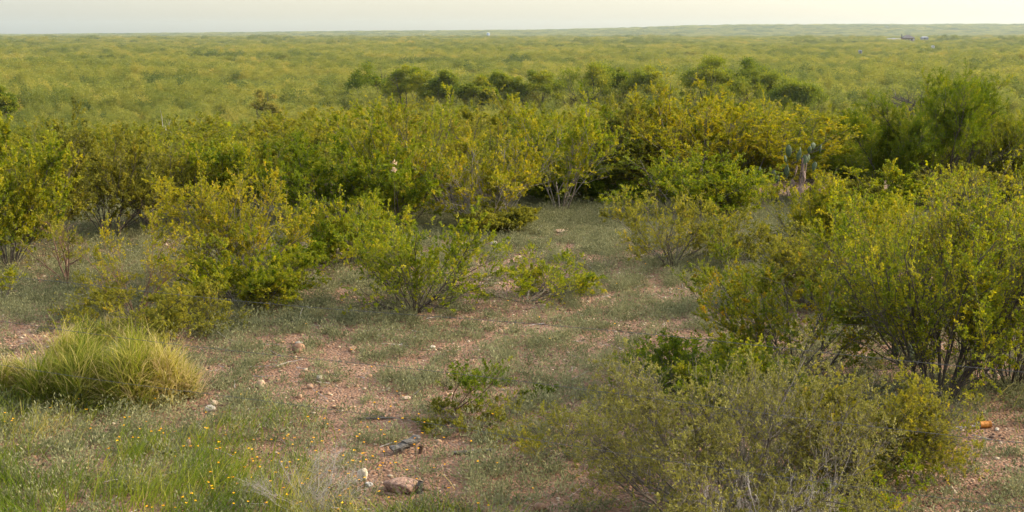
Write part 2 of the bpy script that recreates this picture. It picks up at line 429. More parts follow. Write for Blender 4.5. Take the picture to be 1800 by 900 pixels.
def plant(r, Wd, Ht, stems=14, spread=(8, 62), wob=.10, up=.02, b1=9, b2=8, b3=0, leaves=6, leaf=(.03, .016), leaf_jit=.35,
          r0=None, l1=.42, l2=.34, base_r=.10, nb=.5, bare=.25, t1=(.3, 1.0), gap=.35, dead=.0, lean=None, twig_r=1.0, up2=.05, a1=(18, 55), flat=1.0, clip=98):
    """a many-stemmed shrub: stems > branches > twigs with leaves on them, scaled to a width and a height"""
    az = r.uniform(0, 2 * math.pi, stems)
    th = np.radians(spread[0] + (spread[1] - spread[0]) * np.sqrt(r.random(stems)))
    d = np.stack([np.sin(th) * np.cos(az), np.sin(th) * np.sin(az), np.cos(th)], -1)
    st = np.stack([np.cos(az), np.sin(az), 0 * az], -1) * (base_r * r.random(stems))[:, None]
    L = r.uniform(.72, 1.05, stems)
    if lean is not None:
        d = unit(d + np.array(lean)[None, :])
    rad0 = r.uniform(.6, 1.0, stems) * (r0 if r0 else .018)
    P0, R0 = polylines(r, st, d, L, rad0, 7, wob, up)
    s1, d1, r1, tt, _ = spawn(r, P0, R0, b1, t1[0], t1[1], a1[0], a1[1], .05)
    P1, R1 = polylines(r, s1, d1, l1 * r.uniform(.5, 1.1, len(s1)) * (1.15 - .5 * tt), r1 * .55, 5, wob * 1.3, up2)
    s2, d2, r2, tt2, p2 = spawn(r, P1, R1, b2, .15, 1.0, 20, 65, .08)
    P2, R2 = polylines(r, s2, d2, l2 * l1 * r.uniform(.5, 1.2, len(s2)), np.maximum(r2 * .5, .0012), 4, wob * 1.6, up2)
    twigs, TR = P2, R2
    lev = [(P0, R0, 5), (P1, R1, 4), (P2, R2, 3)]
    if b3:
        s3, d3, r3, _, _ = spawn(r, P2, R2, b3, .2, 1.0, 20, 70, .08)
        P3, R3 = polylines(r, s3, d3, l2 * l1 * .5 * r.uniform(.5, 1.2, len(s3)), np.maximum(r3 * .6, .001), 3, wob * 1.6, up2)
        lev.append((P3, R3, 3)); twigs, TR = P3, R3
    allp = np.concatenate([p.reshape(-1, 3) for p, _, _ in lev])
    sx = Wd / (np.percentile(allp[:, 0], clip) - np.percentile(allp[:, 0], 100 - clip))
    sy = Wd * flat / (np.percentile(allp[:, 1], clip) - np.percentile(allp[:, 1], 100 - clip))
    sz = Ht / np.percentile(allp[:, 2], clip + .5)
    scl = np.array([sx, sy, sz])
    g = (sx * sy * sz) ** (1 / 3)
    ab = Acc()
    for p, q, s in lev:
        p *= scl
        np.maximum(p[..., 2], .01 * (p[..., 2] > -1) - .03, out=p[..., 2])
        V, Q = tubes(p, q * g * (twig_r if s == 3 else 1), s); ab.add(V, Q)
    # leaves, thick on some twigs, sparse on others
    n = len(twigs); K = twigs.shape[1]
    keep = r.random(n) > dead
    hz = twigs[:, -1, 2] / Ht
    keep &= (hz > bare * r.random(n))
    cl = fbm(twigs[:, -1, 0] * 3.1 / Wd * 2 + 40 * r.random(), twigs[:, -1, 2] * 4 / Ht + twigs[:, -1, 1] * 4 / Wd, 3)
    dens = np.clip((cl - gap) * 4, .05, 1.4)
    cnt = r.poisson(leaves * 1.7 * dens) * keep
    par = np.repeat(np.arange(n), cnt)
    t = np.sqrt(r.random(len(par))) * (K - 1); k = np.minimum(t.astype(int), K - 2); f = (t - k)[:, None]
    c = twigs[par, k] * (1 - f) + twigs[par, k + 1] * f
    td = unit(twigs[par, k + 1] - twigs[par, k])
    ax = unit(td * .7 + r.normal(0, .75, c.shape) + np.array([0, 0, .15]))
    l = .8 * leaf[0] * r.uniform(1 - leaf_jit, 1 + leaf_jit, len(c)); w = .8 * leaf[1] * r.uniform(1 - leaf_jit, 1 + leaf_jit, len(c))
    V, Q = kites(r, c, ax, l, w, nb)
    tv = r.normal(.45, .17, n)
    v = np.clip(tv[par] + r.normal(0, .08, len(par)), 0, 1)
    return ab.get(), (V, Q, np.repeat(v, 4))

def build_plant(name, label, cat, loc, leafm, barkm, seed, Wd, Ht, group=None, rz=None, wood='branches', **kw):
    r = np.random.default_rng(seed)
    root = thing(name, label, cat, loc, r.uniform(0, 6.28) if rz is None else rz, group)
    (bV, bQ, _), (lV, lQ, lv) = plant(r, Wd, Ht, **kw)
    mesh_obj(wood, bV, bQ, M[barkm], root, smooth=True)
    if len(lQ): mesh_obj('foliage', lV, lQ, M[leafm], root, attr=lv)
    return root

def place_plant(name, label, cat, px, py, wpx, hpx, leafm, barkm, seed, group=None, depth=None, **kw):
    """px, py: where its foot stands in the photograph; wpx, hpx: how wide and tall it is there"""
    if depth:
        p = at_depth(px, py, depth); p[2] = float(ter(p[0], p[1]))
        hpx = hpx + (ground_row(p) - py)
    else:
        p = ground(px, py)
    m = math.hypot(p[1], 0) / F * 1.01
    return build_plant(name, label, cat, (p[0], p[1], p[2] - .01), leafm, barkm, seed, wpx * m, hpx * m * 1.02, group, **kw)

def ground_row(p):
    c, s = math.cos(PITCH), math.sin(PITCH)
    yy, zz = p[1], p[2] - CAM_H
    return PH / 2 - F * (yy * s + zz * c) / (yy * c - zz * s)

# ------------------------------------------------------------------ shrubs one can tell apart
VASE = dict(stems=22, spread=(5, 66), b1=9, b2=9, leaves=13, leaf=(.034, .020), bare=.35, gap=.26, r0=.009, t1=(.18, 1.0))
g_clear = 'shrubs standing in and around the stony clearing'
place_plant('shrub', 'rounded yellow green shrub with fanning dark stems in the middle of the clearing', 'shrub',
            730, 550, 280, 162, 'leaf_lime', 'bark_dark', 11, g_clear, **{**VASE, 'spread': (14, 74), 'leaves': 13, 'bare': .75, 'up': .02})
place_plant('shrub', 'low open green shrub with a grey branch leaning right, beside the rounded clearing shrub', 'shrub',
            925, 530, 215, 85, 'leaf_lime', 'bark', 12, g_clear, stems=14, spread=(25, 75), b1=9, b2=8, leaves=11, leaf=(.03, .017), r0=.010, lean=(.25, 0, 0), gap=.27, rz=0, bare=.1)
place_plant('sapling', 'thin forked sapling with dark olive sprays alone on the gravel, nearest the camera', 'sapling',
            795, 722, 118, 100, 'leaf_feather', 'twig_red', 13, None, stems=5, spread=(15, 48), b1=5, b2=8, leaves=9, leaf=(.026, .011), bare=.8, t1=(.4, 1), gap=.05, base_r=.03, r0=.012)
place_plant('low_bush', 'low olive green weedy bush at the foot of the thin forked sapling', 'bush',
            825, 752, 150, 42, 'leaf_olive', 'bark', 14, None, stems=26, spread=(30, 80), b1=6, b2=5, leaves=9, leaf=(.024, .012), base_r=.35, bare=0)
place_plant('low_bush', 'small dark green mound bush on gravel, right of the thin forked sapling', 'bush',
            945, 702, 62, 26, 'leaf_feather', 'bark_dark', 15, None, stems=18, spread=(20, 80), b1=6, b2=6, leaves=7, leaf=(.016, .009), base_r=.3, bare=0)
# left group
place_plant('shrub', 'golden yellow shrub, tallest of the group left of the clearing', 'shrub',
            420, 505, 230, 195, 'leaf_gold', 'bark', 16, g_clear, **{**VASE, 'stems': 18, 'spread': (3, 50), 'b2': 9})
place_plant('shrub', 'bright green spreading shrub below the golden shrub, its leaves reaching the ground', 'shrub',
            425, 540, 230, 110, 'leaf_lime', 'bark_dark', 17, g_clear, **{**VASE, 'spread': (15, 75), 'b2': 9, 'bare': .2})
place_plant('shrub', 'thin twiggy yellowing shrub with bare reddish stems behind the grass tussock', 'shrub',
            240, 555, 160, 175, 'leaf_gold', 'twig_red', 18, g_clear, stems=9, spread=(5, 45), b1=8, b2=7, leaves=8, leaf=(.032, .018), r0=.01, gap=.35)
place_plant('shrub', 'low spreading olive shrub right behind the grass tussock', 'shrub',
            250, 580, 310, 85, 'leaf_olive', 'bark_dark', 19, g_clear, stems=20, spread=(30, 80), b1=9, b2=8, leaves=11, leaf=(.03, .017), r0=.01, base_r=.2)
place_plant('shrub', 'dark low shrub right of the tussock, spreading over a patch of bare twigs', 'shrub',
            318, 585, 150, 70, 'leaf_olive', 'bark_dark', 20, g_clear, stems=16, spread=(20, 75), b1=8, b2=8, leaves=8, leaf=(.03, .016), r0=.01, base_r=.2)
place_plant('shrub', 'medium green shrub between the golden shrub and the rounded clearing shrub', 'shrub',
            615, 462, 175, 115, 'leaf_lime', 'bark', 21, g_clear, **{**VASE, 'spread': (10, 62)})
place_plant('shrub', 'small green shrub in front of the gap left of the rounded clearing shrub', 'shrub',
            540, 480, 110, 80, 'leaf_green', 'bark', 22, g_clear, **{**VASE, 'stems': 14})
place_plant('sapling', 'spindly sapling with few leaves among grey weeds at the left', 'sapling',
            118, 500, 110, 115, 'leaf_olive', 'twig_red', 23, None, stems=5, spread=(5, 40), b1=7, b2=6, leaves=8, leaf=(.035, .018), bare=.7, gap=.35, base_r=.05)
place_plant('shrub', 'bright yellow green shrub cut by the left edge of the photo', 'shrub',
            15, 470, 190, 225, 'leaf_lime', 'bark', 24, g_clear, **{**VASE, 'spread': (8, 55), 'leaves': 14, 'leaf': (.045, .027), 'bare': .2})
place_plant('low_bush', 'small leafy sprig at the left edge above the grass tussock', 'bush',
            0, 535, 75, 62, 'leaf_lime', 'bark', 25, None, stems=8, spread=(10, 65), b1=6, b2=6, leaves=6, leaf=(.03, .017))
# right group
place_plant('shrub', 'low sparse shrub with tangled grey twigs at the far right of the clearing', 'shrub',
            1180, 468, 225, 125, 'leaf_olive', 'bark', 26, g_clear, stems=16, spread=(15, 68), b1=8, b2=8, leaves=11, leaf=(.035, .02), r0=.010, gap=.3)
place_plant('shrub', 'small thin olive shrub, right of the tangled sparse one', 'shrub',
            1285, 475, 110, 100, 'leaf_olive', 'bark', 27, g_clear, stems=12, spread=(10, 55), b1=7, b2=7, leaves=8, leaf=(.035, .019), r0=.009, gap=.3)
place_plant('shrub', 'yellow leaved shrub in front of the tall cactus', 'shrub',
            1420, 448, 190, 135, 'leaf_gold', 'bark', 28, g_clear, **{**VASE, 'stems': 16, 'spread': (5, 55), 'leaves': 12})
place_plant('shrub', 'yellow green shrub between the yellow leaved one and the big right hand shrub', 'shrub',
            1510, 455, 190, 108, 'leaf_lime', 'bark', 29, g_clear, **{**VASE, 'spread': (8, 60), 'leaves': 13})
place_plant('shrub', 'sparse shrub with rust tinged leaves left of the big right hand shrub', 'shrub',
            1395, 645, 350, 225, 'leaf_rust', 'bark', 30, g_clear, stems=16, spread=(5, 62), b1=9, b2=9, leaves=16, leaf=(.03, .017), dead=.03, gap=.2, r0=.009, base_r=.3, bare=.05, t1=(.1, 1.0))
place_plant('shrub', 'big leafy shrub on many dark upright stems at the right', 'shrub',
            1650, 705, 350, 360, 'leaf_lime', 'bark_dark', 31, g_clear, **{**VASE, 'stems': 26, 'spread': (3, 48), 'b1': 11, 'b2': 10, 'leaves': 11, 'leaf': (.032, .019), 'gap': .32, 'bare': .5})
place_plant('shrub', 'big yellow green shrub cut by the right edge of the photo', 'shrub',
            1775, 680, 330, 350, 'leaf_gold', 'bark_dark', 32, g_clear, **{**VASE, 'stems': 24, 'spread': (3, 50), 'b1': 11, 'b2': 10, 'leaves': 11, 'leaf': (.032, .019), 'gap': .31, 'bare': .4})
place_plant('shrub', 'yellowish shrub filling the back of the big right hand shrub', 'shrub',
            1600, 520, 230, 178, 'leaf_gold', 'bark', 33, g_clear, **{**VASE, 'spread': (5, 55), 'leaves': 14})
place_plant('shrub', 'tall yellow shrub behind the one cut by the right edge', 'shrub',
            1760, 540, 230, 230, 'leaf_gold', 'bark', 34, g_clear, **{**VASE, 'spread': (5, 55), 'leaves': 14})
place_plant('shrub', 'olive shrub between the rust tinged shrub and the yellow leaved one', 'shrub',
            1440, 545, 230, 140, 'leaf_olive', 'bark', 43, g_clear, **{**VASE, 'spread': (10, 66), 'leaves': 9})
place_plant('low_bush', 'dark green low bush between the gravel and the twiggy grey front bush', 'bush',
            1200, 700, 190, 105, 'leaf_green', 'bark_dark', 35, None, **{**VASE, 'spread': (15, 70), 'leaves': 10, 'leaf': (.025, .014), 'bare': .2})
place_plant('shrub', 'lime leaved shrub rising behind the twiggy grey front bush', 'shrub',
            1320, 735, 190, 135, 'leaf_lime', 'bark', 36, g_clear, **{**VASE, 'stems': 16, 'leaves': 10, 'leaf': (.03, .018)})
place_plant('shrub', 'wide grey olive thorny bush with a mesh of fine twigs at the front right', 'shrub',
            1265, 915, 740, 285, 'leaf_grey', 'bark', 37, g_clear, stems=34, spread=(5, 70), b1=11, b2=9, b3=2, leaves=6, leaf=(.022, .012), wob=.18,
            base_r=.35, bare=.1, gap=.25, r0=.009, twig_r=.9, flat=.7)
place_plant('shrub', 'right part of the front thicket, yellower and taller leaves over thorny twigs', 'shrub',
            1500, 850, 320, 195, 'leaf_olive', 'bark', 38, g_clear, stems=20, spread=(5, 66), b1=10, b2=9, b3=2, leaves=8, leaf=(.022, .012), wob=.15,
            base_r=.25, bare=.1, gap=.25, r0=.009, flat=.8)
place_plant('low_bush', 'thin green sprig bush over pink gravel at the lower right corner', 'bush',
            1545, 905, 290, 105, 'leaf_green', 'bark', 39, None, stems=12, spread=(25, 75), b1=8, b2=7, leaves=9, leaf=(.022, .012), r0=.010, lean=(.25, 0, 0))
place_plant('dead_bush', 'leafless bleached grey thorn bush at the bottom edge in front of the wide olive bush', 'bush',
            1350, 1005, 420, 185, 'leaf_grey', 'twig_dead', 40, None, stems=34, spread=(10, 75), b1=8, b2=6, leaves=0, wob=.2, base_r=.4, r0=.007, flat=.6)
place_plant('dead_bush', 'small leafless grey brown twig bush in the grass at the bottom left', 'bush',
            548, 892, 220, 105, 'leaf_grey', 'twig_dead', 41, None, stems=30, spread=(10, 75), b1=8, b2=7, leaves=.4, leaf=(.012, .006), wob=.2, base_r=.3, r0=.006)
place_plant('low_bush', 'loose olive green bush of thin sprays reaching left over the gravel from the front thicket', 'bush',
            985, 800, 200, 120, 'leaf_olive', 'bark_dark', 42, None, stems=11, spread=(15, 75), b1=8, b2=8, leaves=8, leaf=(.019, .010), r0=.009, lean=(-.2, 0, 0), gap=.33)

# the wall of brush round the back of the clearing
g_wall = 'shrubs of the brush wall behind the clearing'
WALLS = [
    ('olive shrub in the brush wall behind the one at the left edge', 95, 435, 190, 205, 'leaf_olive', 'bark', {}),
    ('olive shrub on bare stems over a dark hollow at the left', 190, 418, 190, 170, 'leaf_olive', 'bark_dark', {'bare': .7}),
    ('brownish twiggy shrub right of the dark hollow', 275, 405, 190, 155, 'leaf_olive', 'bark', {'leaves': 10}),
    ('mixed green shrub behind the golden yellow shrub', 365, 392, 180, 140, 'leaf_lime', 'bark', {}),
    ('grey twigged shrub left of the narrow dark gap', 445, 385, 120, 120, 'leaf_olive', 'bark', {'leaves': 9}),
    ('leafy green shrub right of the narrow dark gap', 580, 395, 200, 135, 'leaf_green', 'bark_dark', {}),
    ('tall green shrub with yellow tips above the cream blossoms', 700, 385, 200, 190, 'leaf_lime', 'bark', {}),
    ('dark green shrub low in the wall behind the rounded clearing shrub', 700, 405, 190, 130, 'leaf_green', 'bark_dark', {'bare': .3}),
    ('yellow topped shrub on many pale brown stems beside the grey green flat', 855, 402, 225, 150, 'leaf_gold', 'bark_pale', {'bare': .7}),
    ('tall olive shrub behind the yellow topped one', 800, 375, 210, 185, 'leaf_olive', 'bark', {}),
    ('small dull olive bush at the foot of the yellow topped shrub', 890, 412, 110, 45, 'leaf_olive', 'bark_dark', {'bare': .1, 'stems': 18}),
    ('pale trunked small tree at the back of the clearing', 985, 372, 190, 195, 'leaf_lime', 'bark_pale', {'stems': 8, 'spread': (5, 42), 'bare': .45, 'r0': .009, 'leaves': 22}),
    ('dark stemmed green shrub under the pale trunked tree', 1010, 362, 180, 60, 'leaf_feather', 'bark_dark', {'bare': .1, 'stems': 20}),
    ('shrub with a shady hollow between the pale trunked tree and the broad golden one', 1105, 355, 150, 170, 'leaf_olive', 'bark_dark', {'bare': .8}),
    ('broad golden green shrub, tallest in the brush wall', 1225, 352, 250, 188, 'leaf_gold', 'bark', {'stems': 26}),
    ('leafy lime shrub in front of the broad golden green one', 1200, 385, 230, 105, 'leaf_lime', 'bark', {'bare': .2}),
    ('green shrub between the broad golden one and the cactus', 1310, 352, 120, 150, 'leaf_lime', 'bark', {}),
    ('yellow green shrub left of the cactus, low and dense', 1270, 385, 140, 80, 'leaf_lime', 'bark', {'bare': .1}),
]
for i, (lab, px, py, w, h, lm, bm, kw) in enumerate(WALLS):
    place_plant('shrub', lab, 'shrub', px, py, w, h, lm, bm, 60 + i, g_wall, **{**VASE, 'stems': 18, 'spread': (4, 56), 'b1': 8, 'b2': 8, 'leaf': (.046, .027), 'leaves': 15, **kw})
FE = dict(stems=16, spread=(3, 52), b1=11, b2=11, leaves=19, r0=.010, leaf=(.075, .014), nb=.1, up2=.16, bare=.3, gap=.25, a1=(15, 40))
place_plant('mesquite_tree', 'dark green feathery tree with upswept sprays at the right', 'tree', 1655, 352, 270, 200, 'leaf_feather', 'bark_dark', 90, 'feathery trees at the right', wood='trunk', **FE)
place_plant('mesquite_tree', 'lower left feathery tree beside the tall dark one', 'tree', 1545, 354, 200, 135, 'leaf_feather', 'bark_dark', 91, 'feathery trees at the right', wood='trunk', **FE)
place_plant('mesquite_tree', 'yellower feathery tree between the tall dark one and the right edge', 'tree', 1765, 345, 190, 135, 'leaf_brush', 'bark_dark', 92, 'feathery trees at the right', wood='trunk', **FE)

LOWS = [('low olive bush under the lower left feathery tree, right of the tall cactus', 1490, 374, 130, 52, 'leaf_olive'),
        ('low lime bush under the tall dark feathery tree', 1580, 372, 170, 72, 'leaf_lime'), ('low olive bush between the tall feathery tree and the yellower one', 1695, 372, 160, 72, 'leaf_olive'),
        ('low golden bush under the yellower feathery tree at the right edge', 1800, 372, 130, 60, 'leaf_gold')]
for i, (lab, px, py, w, h, lm) in enumerate(LOWS):
    place_plant('low_bush', lab, 'bush', px, py, w, h, lm, 'bark', 96 + i, None, **{**VASE, 'stems': 18, 'spread': (10, 70), 'leaf': (.045, .027), 'leaves': 14, 'bare': .05})

# dead snag above the brush at the left
place_plant('dead_snag', 'bare grey dead snag standing out of the brush at the left', 'dead tree', 305, 262, 34, 66, 'leaf_grey', 'twig_dead', 93, None,
            depth=36, stems=3, spread=(2, 18), b1=6, b2=3, leaves=0, r0=.03, base_r=.03, wob=.14)

# ------------------------------------------------------------------ the brush beyond the crest: nearest 260 one by one
PROTOS = []
KINDS = [('pale olive', 'leaf_brush', dict(nb=.3)), ('yellow green', 'leaf_brush', dict(nb=.4)), ('feathery green', 'leaf_brush', dict(leaf=(.10, .024), up2=.14, nb=.1)),
         ('dull green', 'leaf_brush', dict(leaves=18)), ('golden', 'leaf_gold', dict(leaves=18)), ('deep green', 'leaf_green', dict())]
hid = bpy.data.collections.new('brush_kinds')
for i, (nm, lm, kw) in enumerate(KINDS):
    r = np.random.default_rng(200 + i)
    (bV, bQ, _), (lV, lQ, lv) = plant(r, 3.3, 2.6, **{**dict(stems=14, spread=(3, 55), b1=9, b2=8, leaves=22, leaf=(.07, .038), r0=.010, bare=.25, gap=.2), **kw})
    root = thing('brush_shrub', nm + ' shrub', 'shrub', (0, 0, 0))
    mesh_obj('branches', bV, bQ, M['bark'], root)
    mesh_obj('foliage', lV, lQ, M[lm], root, attr=lv)
    PROTOS.append(root)

def poisson_rows(r, y0, y1, sp, wid, jit=.35):
    out = []
    y = y0
    while y < y1:
        s = sp(y)
        x = -wid(y) + r.uniform(0, s)
        while x < wid(y):
            out.append((x + r.normal(0, jit * s), y + r.normal(0, jit * s), s)); x += s
        y += s * .9
    return np.array(out)

r = np.random.default_rng(5)
pts = poisson_rows(r, 26.5, 78, lambda y: 1.6 + .018 * y, lambda y: 2.5 + .42 * y)
order = np.argsort(pts[:, 1]); pts = pts[order]
IND = pts[:280]
edge_y = IND[-1, 1]
used = set()
for (x, y, s) in IND:
    y = max(y, 24.8)
    pxx = 900 + F * x / y
    if (1455 < pxx < 1880 and y < 36) or (1280 < pxx < 1460 and y < 30): continue
    k = int(r.choice(6, p=[.27, .28, .19, .12, .11, .03]))
    o = PROTOS[k] if k not in used else copy_tree(PROTOS[k])
    used.add(k)
    u = x / y
    where = 'left' if u < -.12 else ('middle' if u < .12 else 'right')
    rowl = 'just behind the brush wall' if y < 36 else ('on the slope behind the brush wall' if y < 50 else 'at the foot of the slope')
    o.location = (x, y, float(ter(x, y)) - .05)
    o.rotation_euler = (0, 0, r.uniform(0, 6.28))
    f = r.uniform(.75, 1.15)
    z0 = float(ter(x, y))
    hmax = CAM_H - z0 - y * (np.interp(900 + F * u, [0, 450, 600, 1000, 1300, 1450, 1800], [232, 220, 200, 188, 186, 204, 204]) - HORIZON) / F
    hh = min(2.6 * f * r.uniform(.85, 1.1), hmax * r.uniform(.5, 1.1))
    fw = f * (.5 + .5 * min(1, hh / 2.2))
    o.scale = (fw * r.uniform(.95, 1.2), fw * r.uniform(.95, 1.2), max(hh, .8) / 2.6)
    tag(o, KINDS[k][0] + ' shrub ' + rowl + ', ' + where + ' part of the brush', 'shrub', 'brush shrubs beyond the clearing')

# ------------------------------------------------------------------ the far sea of brush: one uncountable mass
def patch_mesh(i):
    r = np.random.default_rng(300 + i)
    n = 4800
    k = 5                                                       # separate rounded crowns, dark gaps between
    cand = r.uniform(-.44, .44, (400, 2)); cx = [cand[0]]
    for c_ in cand[1:]:
        if len(cx) < k and min(np.hypot(*(c_ - q_)) for q_ in cx) > .36: cx.append(c_)
    cx = np.array(cx); k = len(cx)
    rr = r.uniform(.20, .31, k); hh = r.uniform(.5, 1.05, k)
    which = r.integers(0, k, n)
    d = unit(r.normal(0, 1, (n, 3))); d[:, 2] = np.abs(d[:, 2])
    rad = r.uniform(.6, 1.0, n) ** .5 * r.uniform(.85, 1.12, n)
    c = np.stack([cx[which, 0] + d[:, 0] * rr[which] * rad, cx[which, 1] + d[:, 1] * rr[which] * rad, d[:, 2] * hh[which] * rad], -1)
    ax = unit(r.normal(0, .6, (n, 3)) + d * .5 + np.array([0, 0, .6]))
    V, Qk = kites(r, c, ax, r.uniform(.035, .075, n), r.uniform(.018, .034, n), .5)
    v = np.clip(r.normal(.3, .13, k)[which] + r.normal(.15, .035, n), 0, 1)
    o = mesh_obj('brush_patch', V, Qk, M['leaf_far'], attr=np.repeat(v, 4))
    COL.objects.unlink(o); hid.objects.link(o)
for i in range(8): patch_mesh(i)

def scatter(name, P, scl, rot, ids, coll):
    me = bpy.data.meshes.new(name)
    me.vertices.add(len(P)); me.vertices.foreach_set('co', np.asarray(P, np.float32).ravel())
    for nme, ty, key, dat in (('scl', 'FLOAT_VECTOR', 'vector', scl), ('rot', 'FLOAT', 'value', rot), ('ids', 'INT', 'value', ids)):
        a = me.attributes.new(nme, ty, 'POINT')
        a.data.foreach_set(key, np.asarray(dat, np.int32 if ty == 'INT' else np.float32).ravel())
    o = bpy.data.objects.new(name, me); COL.objects.link(o)
    ng = bpy.data.node_groups.new(name + '_scatter', 'GeometryNodeTree')
    ng.interface.new_socket('Geometry', in_out='INPUT', socket_type='NodeSocketGeometry')
    ng.interface.new_socket('Geometry', in_out='OUTPUT', socket_type='NodeSocketGeometry')
    gi = ng.nodes.new('NodeGroupInput'); go = ng.nodes.new('NodeGroupOutput')
    ci = ng.nodes.new('GeometryNodeCollectionInfo'); ci.inputs['Collection'].default_value = coll
    ci.inputs['Separate Children'].default_value = True; ci.inputs['Reset Children'].default_value = True
    ip = ng.nodes.new('GeometryNodeInstanceOnPoints'); ip.inputs['Pick Instance'].default_value = True
    def na(n_, t_):
        a = ng.nodes.new('GeometryNodeInputNamedAttribute'); a.data_type = t_; a.inputs['Name'].default_value = n_; return a
    a1, a2, a3 = na('scl', 'FLOAT_VECTOR'), na('rot', 'FLOAT'), na('ids', 'INT')
    cx = ng.nodes.new('ShaderNodeCombineXYZ')
    L = ng.links.new
    L(a2.outputs['Attribute'], cx.inputs['Z'])
    L(gi.outputs[0], ip.inputs['Points']); L(ci.outputs[0], ip.inputs['Instance'])
    L(a3.outputs['Attribute'], ip.inputs['Instance Index'])
    L(cx.outputs[0], ip.inputs['Rotation']); L(a1.outputs['Attribute'], ip.inputs['Scale'])
    L(ip.outputs[0], go.inputs[0])
    md = o.modifiers.new('scatter', 'NODES'); md.node_group = ng
    return o

r = np.random.default_rng(9)
A = pts[280:]
B = poisson_rows(r, 78, 210, lambda y: 2.4 + .008 * y, lambda y: 3 + .42 * y)
mid = np.concatenate([A, B])
far = poisson_rows(r, 205, 6500, lambda y: 2.9 + y / 86, lambda y: .45 * y, .4)
def sc_of(p, lo, hi):
    return r.uniform(lo, hi, len(p))
pm = np.stack([mid[:, 0], mid[:, 1], ter(mid[:, 0], mid[:, 1]) - .1], -1)
fm = sc_of(pm, 3.0, 4.8)
sm = np.stack([fm, fm, r.uniform(1.9, 3.6, len(pm))], -1)
pf = np.stack([far[:, 0], far[:, 1], ter(far[:, 0], far[:, 1]) - .2], -1)
ff = far[:, 2] * r.uniform(.95, 1.55, len(far))
hf = 3.5 * np.exp(r.normal(0, .3, len(far))) * (1 + 1.0 * (1 - S(900, 2500, far[:, 1])) * (fbm(far[:, 0] / 40, far[:, 1] / 75, 3) - .47)) * (1 + 1.0 * S(2500, 6000, far[:, 1]) * np.exp(r.normal(-.1, .2, len(far))))
hf = np.minimum(hf, np.where(far[:, 1] < 1200, 5.2, 9.0))
sf = np.stack([ff, ff, hf], -1)
clr = (np.abs(pf[:, 0] - 417) < 24) & (pf[:, 1] > 1380) & (pf[:, 1] < 1530)
sf[clr, 2] *= .6
o = scatter('distant_brush', np.concatenate([pm, pf]), np.concatenate([sm, sf]), r.uniform(0, 6.28, len(pm) + len(pf)),
            r.integers(0, 8, len(pm) + len(pf)), hid)
tag(o, 'sea of low green brush running out to the horizon', 'brush', kind='stuff')

# ------------------------------------------------------------------ dark trees standing out of the plain
def tree_at(label, x0, x1, ytop, ybot, depth, seed, leafm='leaf_dark', dens=1.0, stems=5):
    p = at_depth((x0 + x1) / 2, ybot, depth); z = float(ter(p[0], p[1]))
    m = depth / F
    top = at_depth((x0 + x1) / 2, ytop, depth)[2]
    Ht = top - z; Wd = (x1 - x0) * m * 1.2
    r = np.random.default_rng(seed)
    root = thing('tree', label, 'tree', (p[0], p[1], z), 0, 'dark trees standing out of the brush plain')
    (bV, bQ, _), _l = plant(r, Wd * .85, Ht * .92, stems=stems, spread=(14, 66), b1=7, b2=5, leaves=0, leaf=(.3, .2), r0=.022, wob=.16, base_r=.06, l1=.5, t1=(.25, 1), a1=(25, 70))
    mesh_obj('trunk', bV, bQ, M['bark_dark'], root, smooth=True)
    # crown: leaf clumps of many sizes filling a broad dome, gaps left between them
    nl = int(34 * dens) + 8
    ca = r.uniform(0, 6.28, nl); cq = np.sqrt(r.random(nl)); 
    cxy = np.stack([np.cos(ca), np.sin(ca)], -1) * cq[:, None] * Wd * .40
    cz = Ht * (.34 + .50 * np.sqrt(np.maximum(0, 1 - cq ** 2)) * r.uniform(.35, 1.0, nl))
    lr = r.uniform(.045, .15, nl) * Wd
    cnt = (640 * dens * (lr / (.14 * Wd)) ** 2).astype(int); par = np.repeat(np.arange(nl), cnt); n = len(par)
    d = unit(r.normal(0, 1, (n, 3)) + np.array([0, 0, .25])); q = r.random(n) ** .45 * np.exp(r.normal(0, .33, n))
    c = np.concatenate([cxy, cz[:, None]], 1)[par] + d * (lr[par] * q)[:, None] * np.array([1, 1, .62])
    ax = unit(r.normal(0, .7, (n, 3)) + d * .6 + np.array([0, 0, .3]))
    c[:, 2] *= Ht / np.percentile(c[:, 2], 99); c[:, 0] *= Wd / (np.percentile(c[:, 0], 99) - np.percentile(c[:, 0], 1))
    lV, lQ = kites(r, c, ax, r.uniform(.16, .36, n), r.uniform(.1, .2, n), .5)
    lv = np.repeat(np.clip(r.normal(.45, .14, nl)[par] + r.normal(0, .13, n), 0, 1), 4)
    mesh_obj('crown', lV, lQ, M[leafm], root, attr=lv)
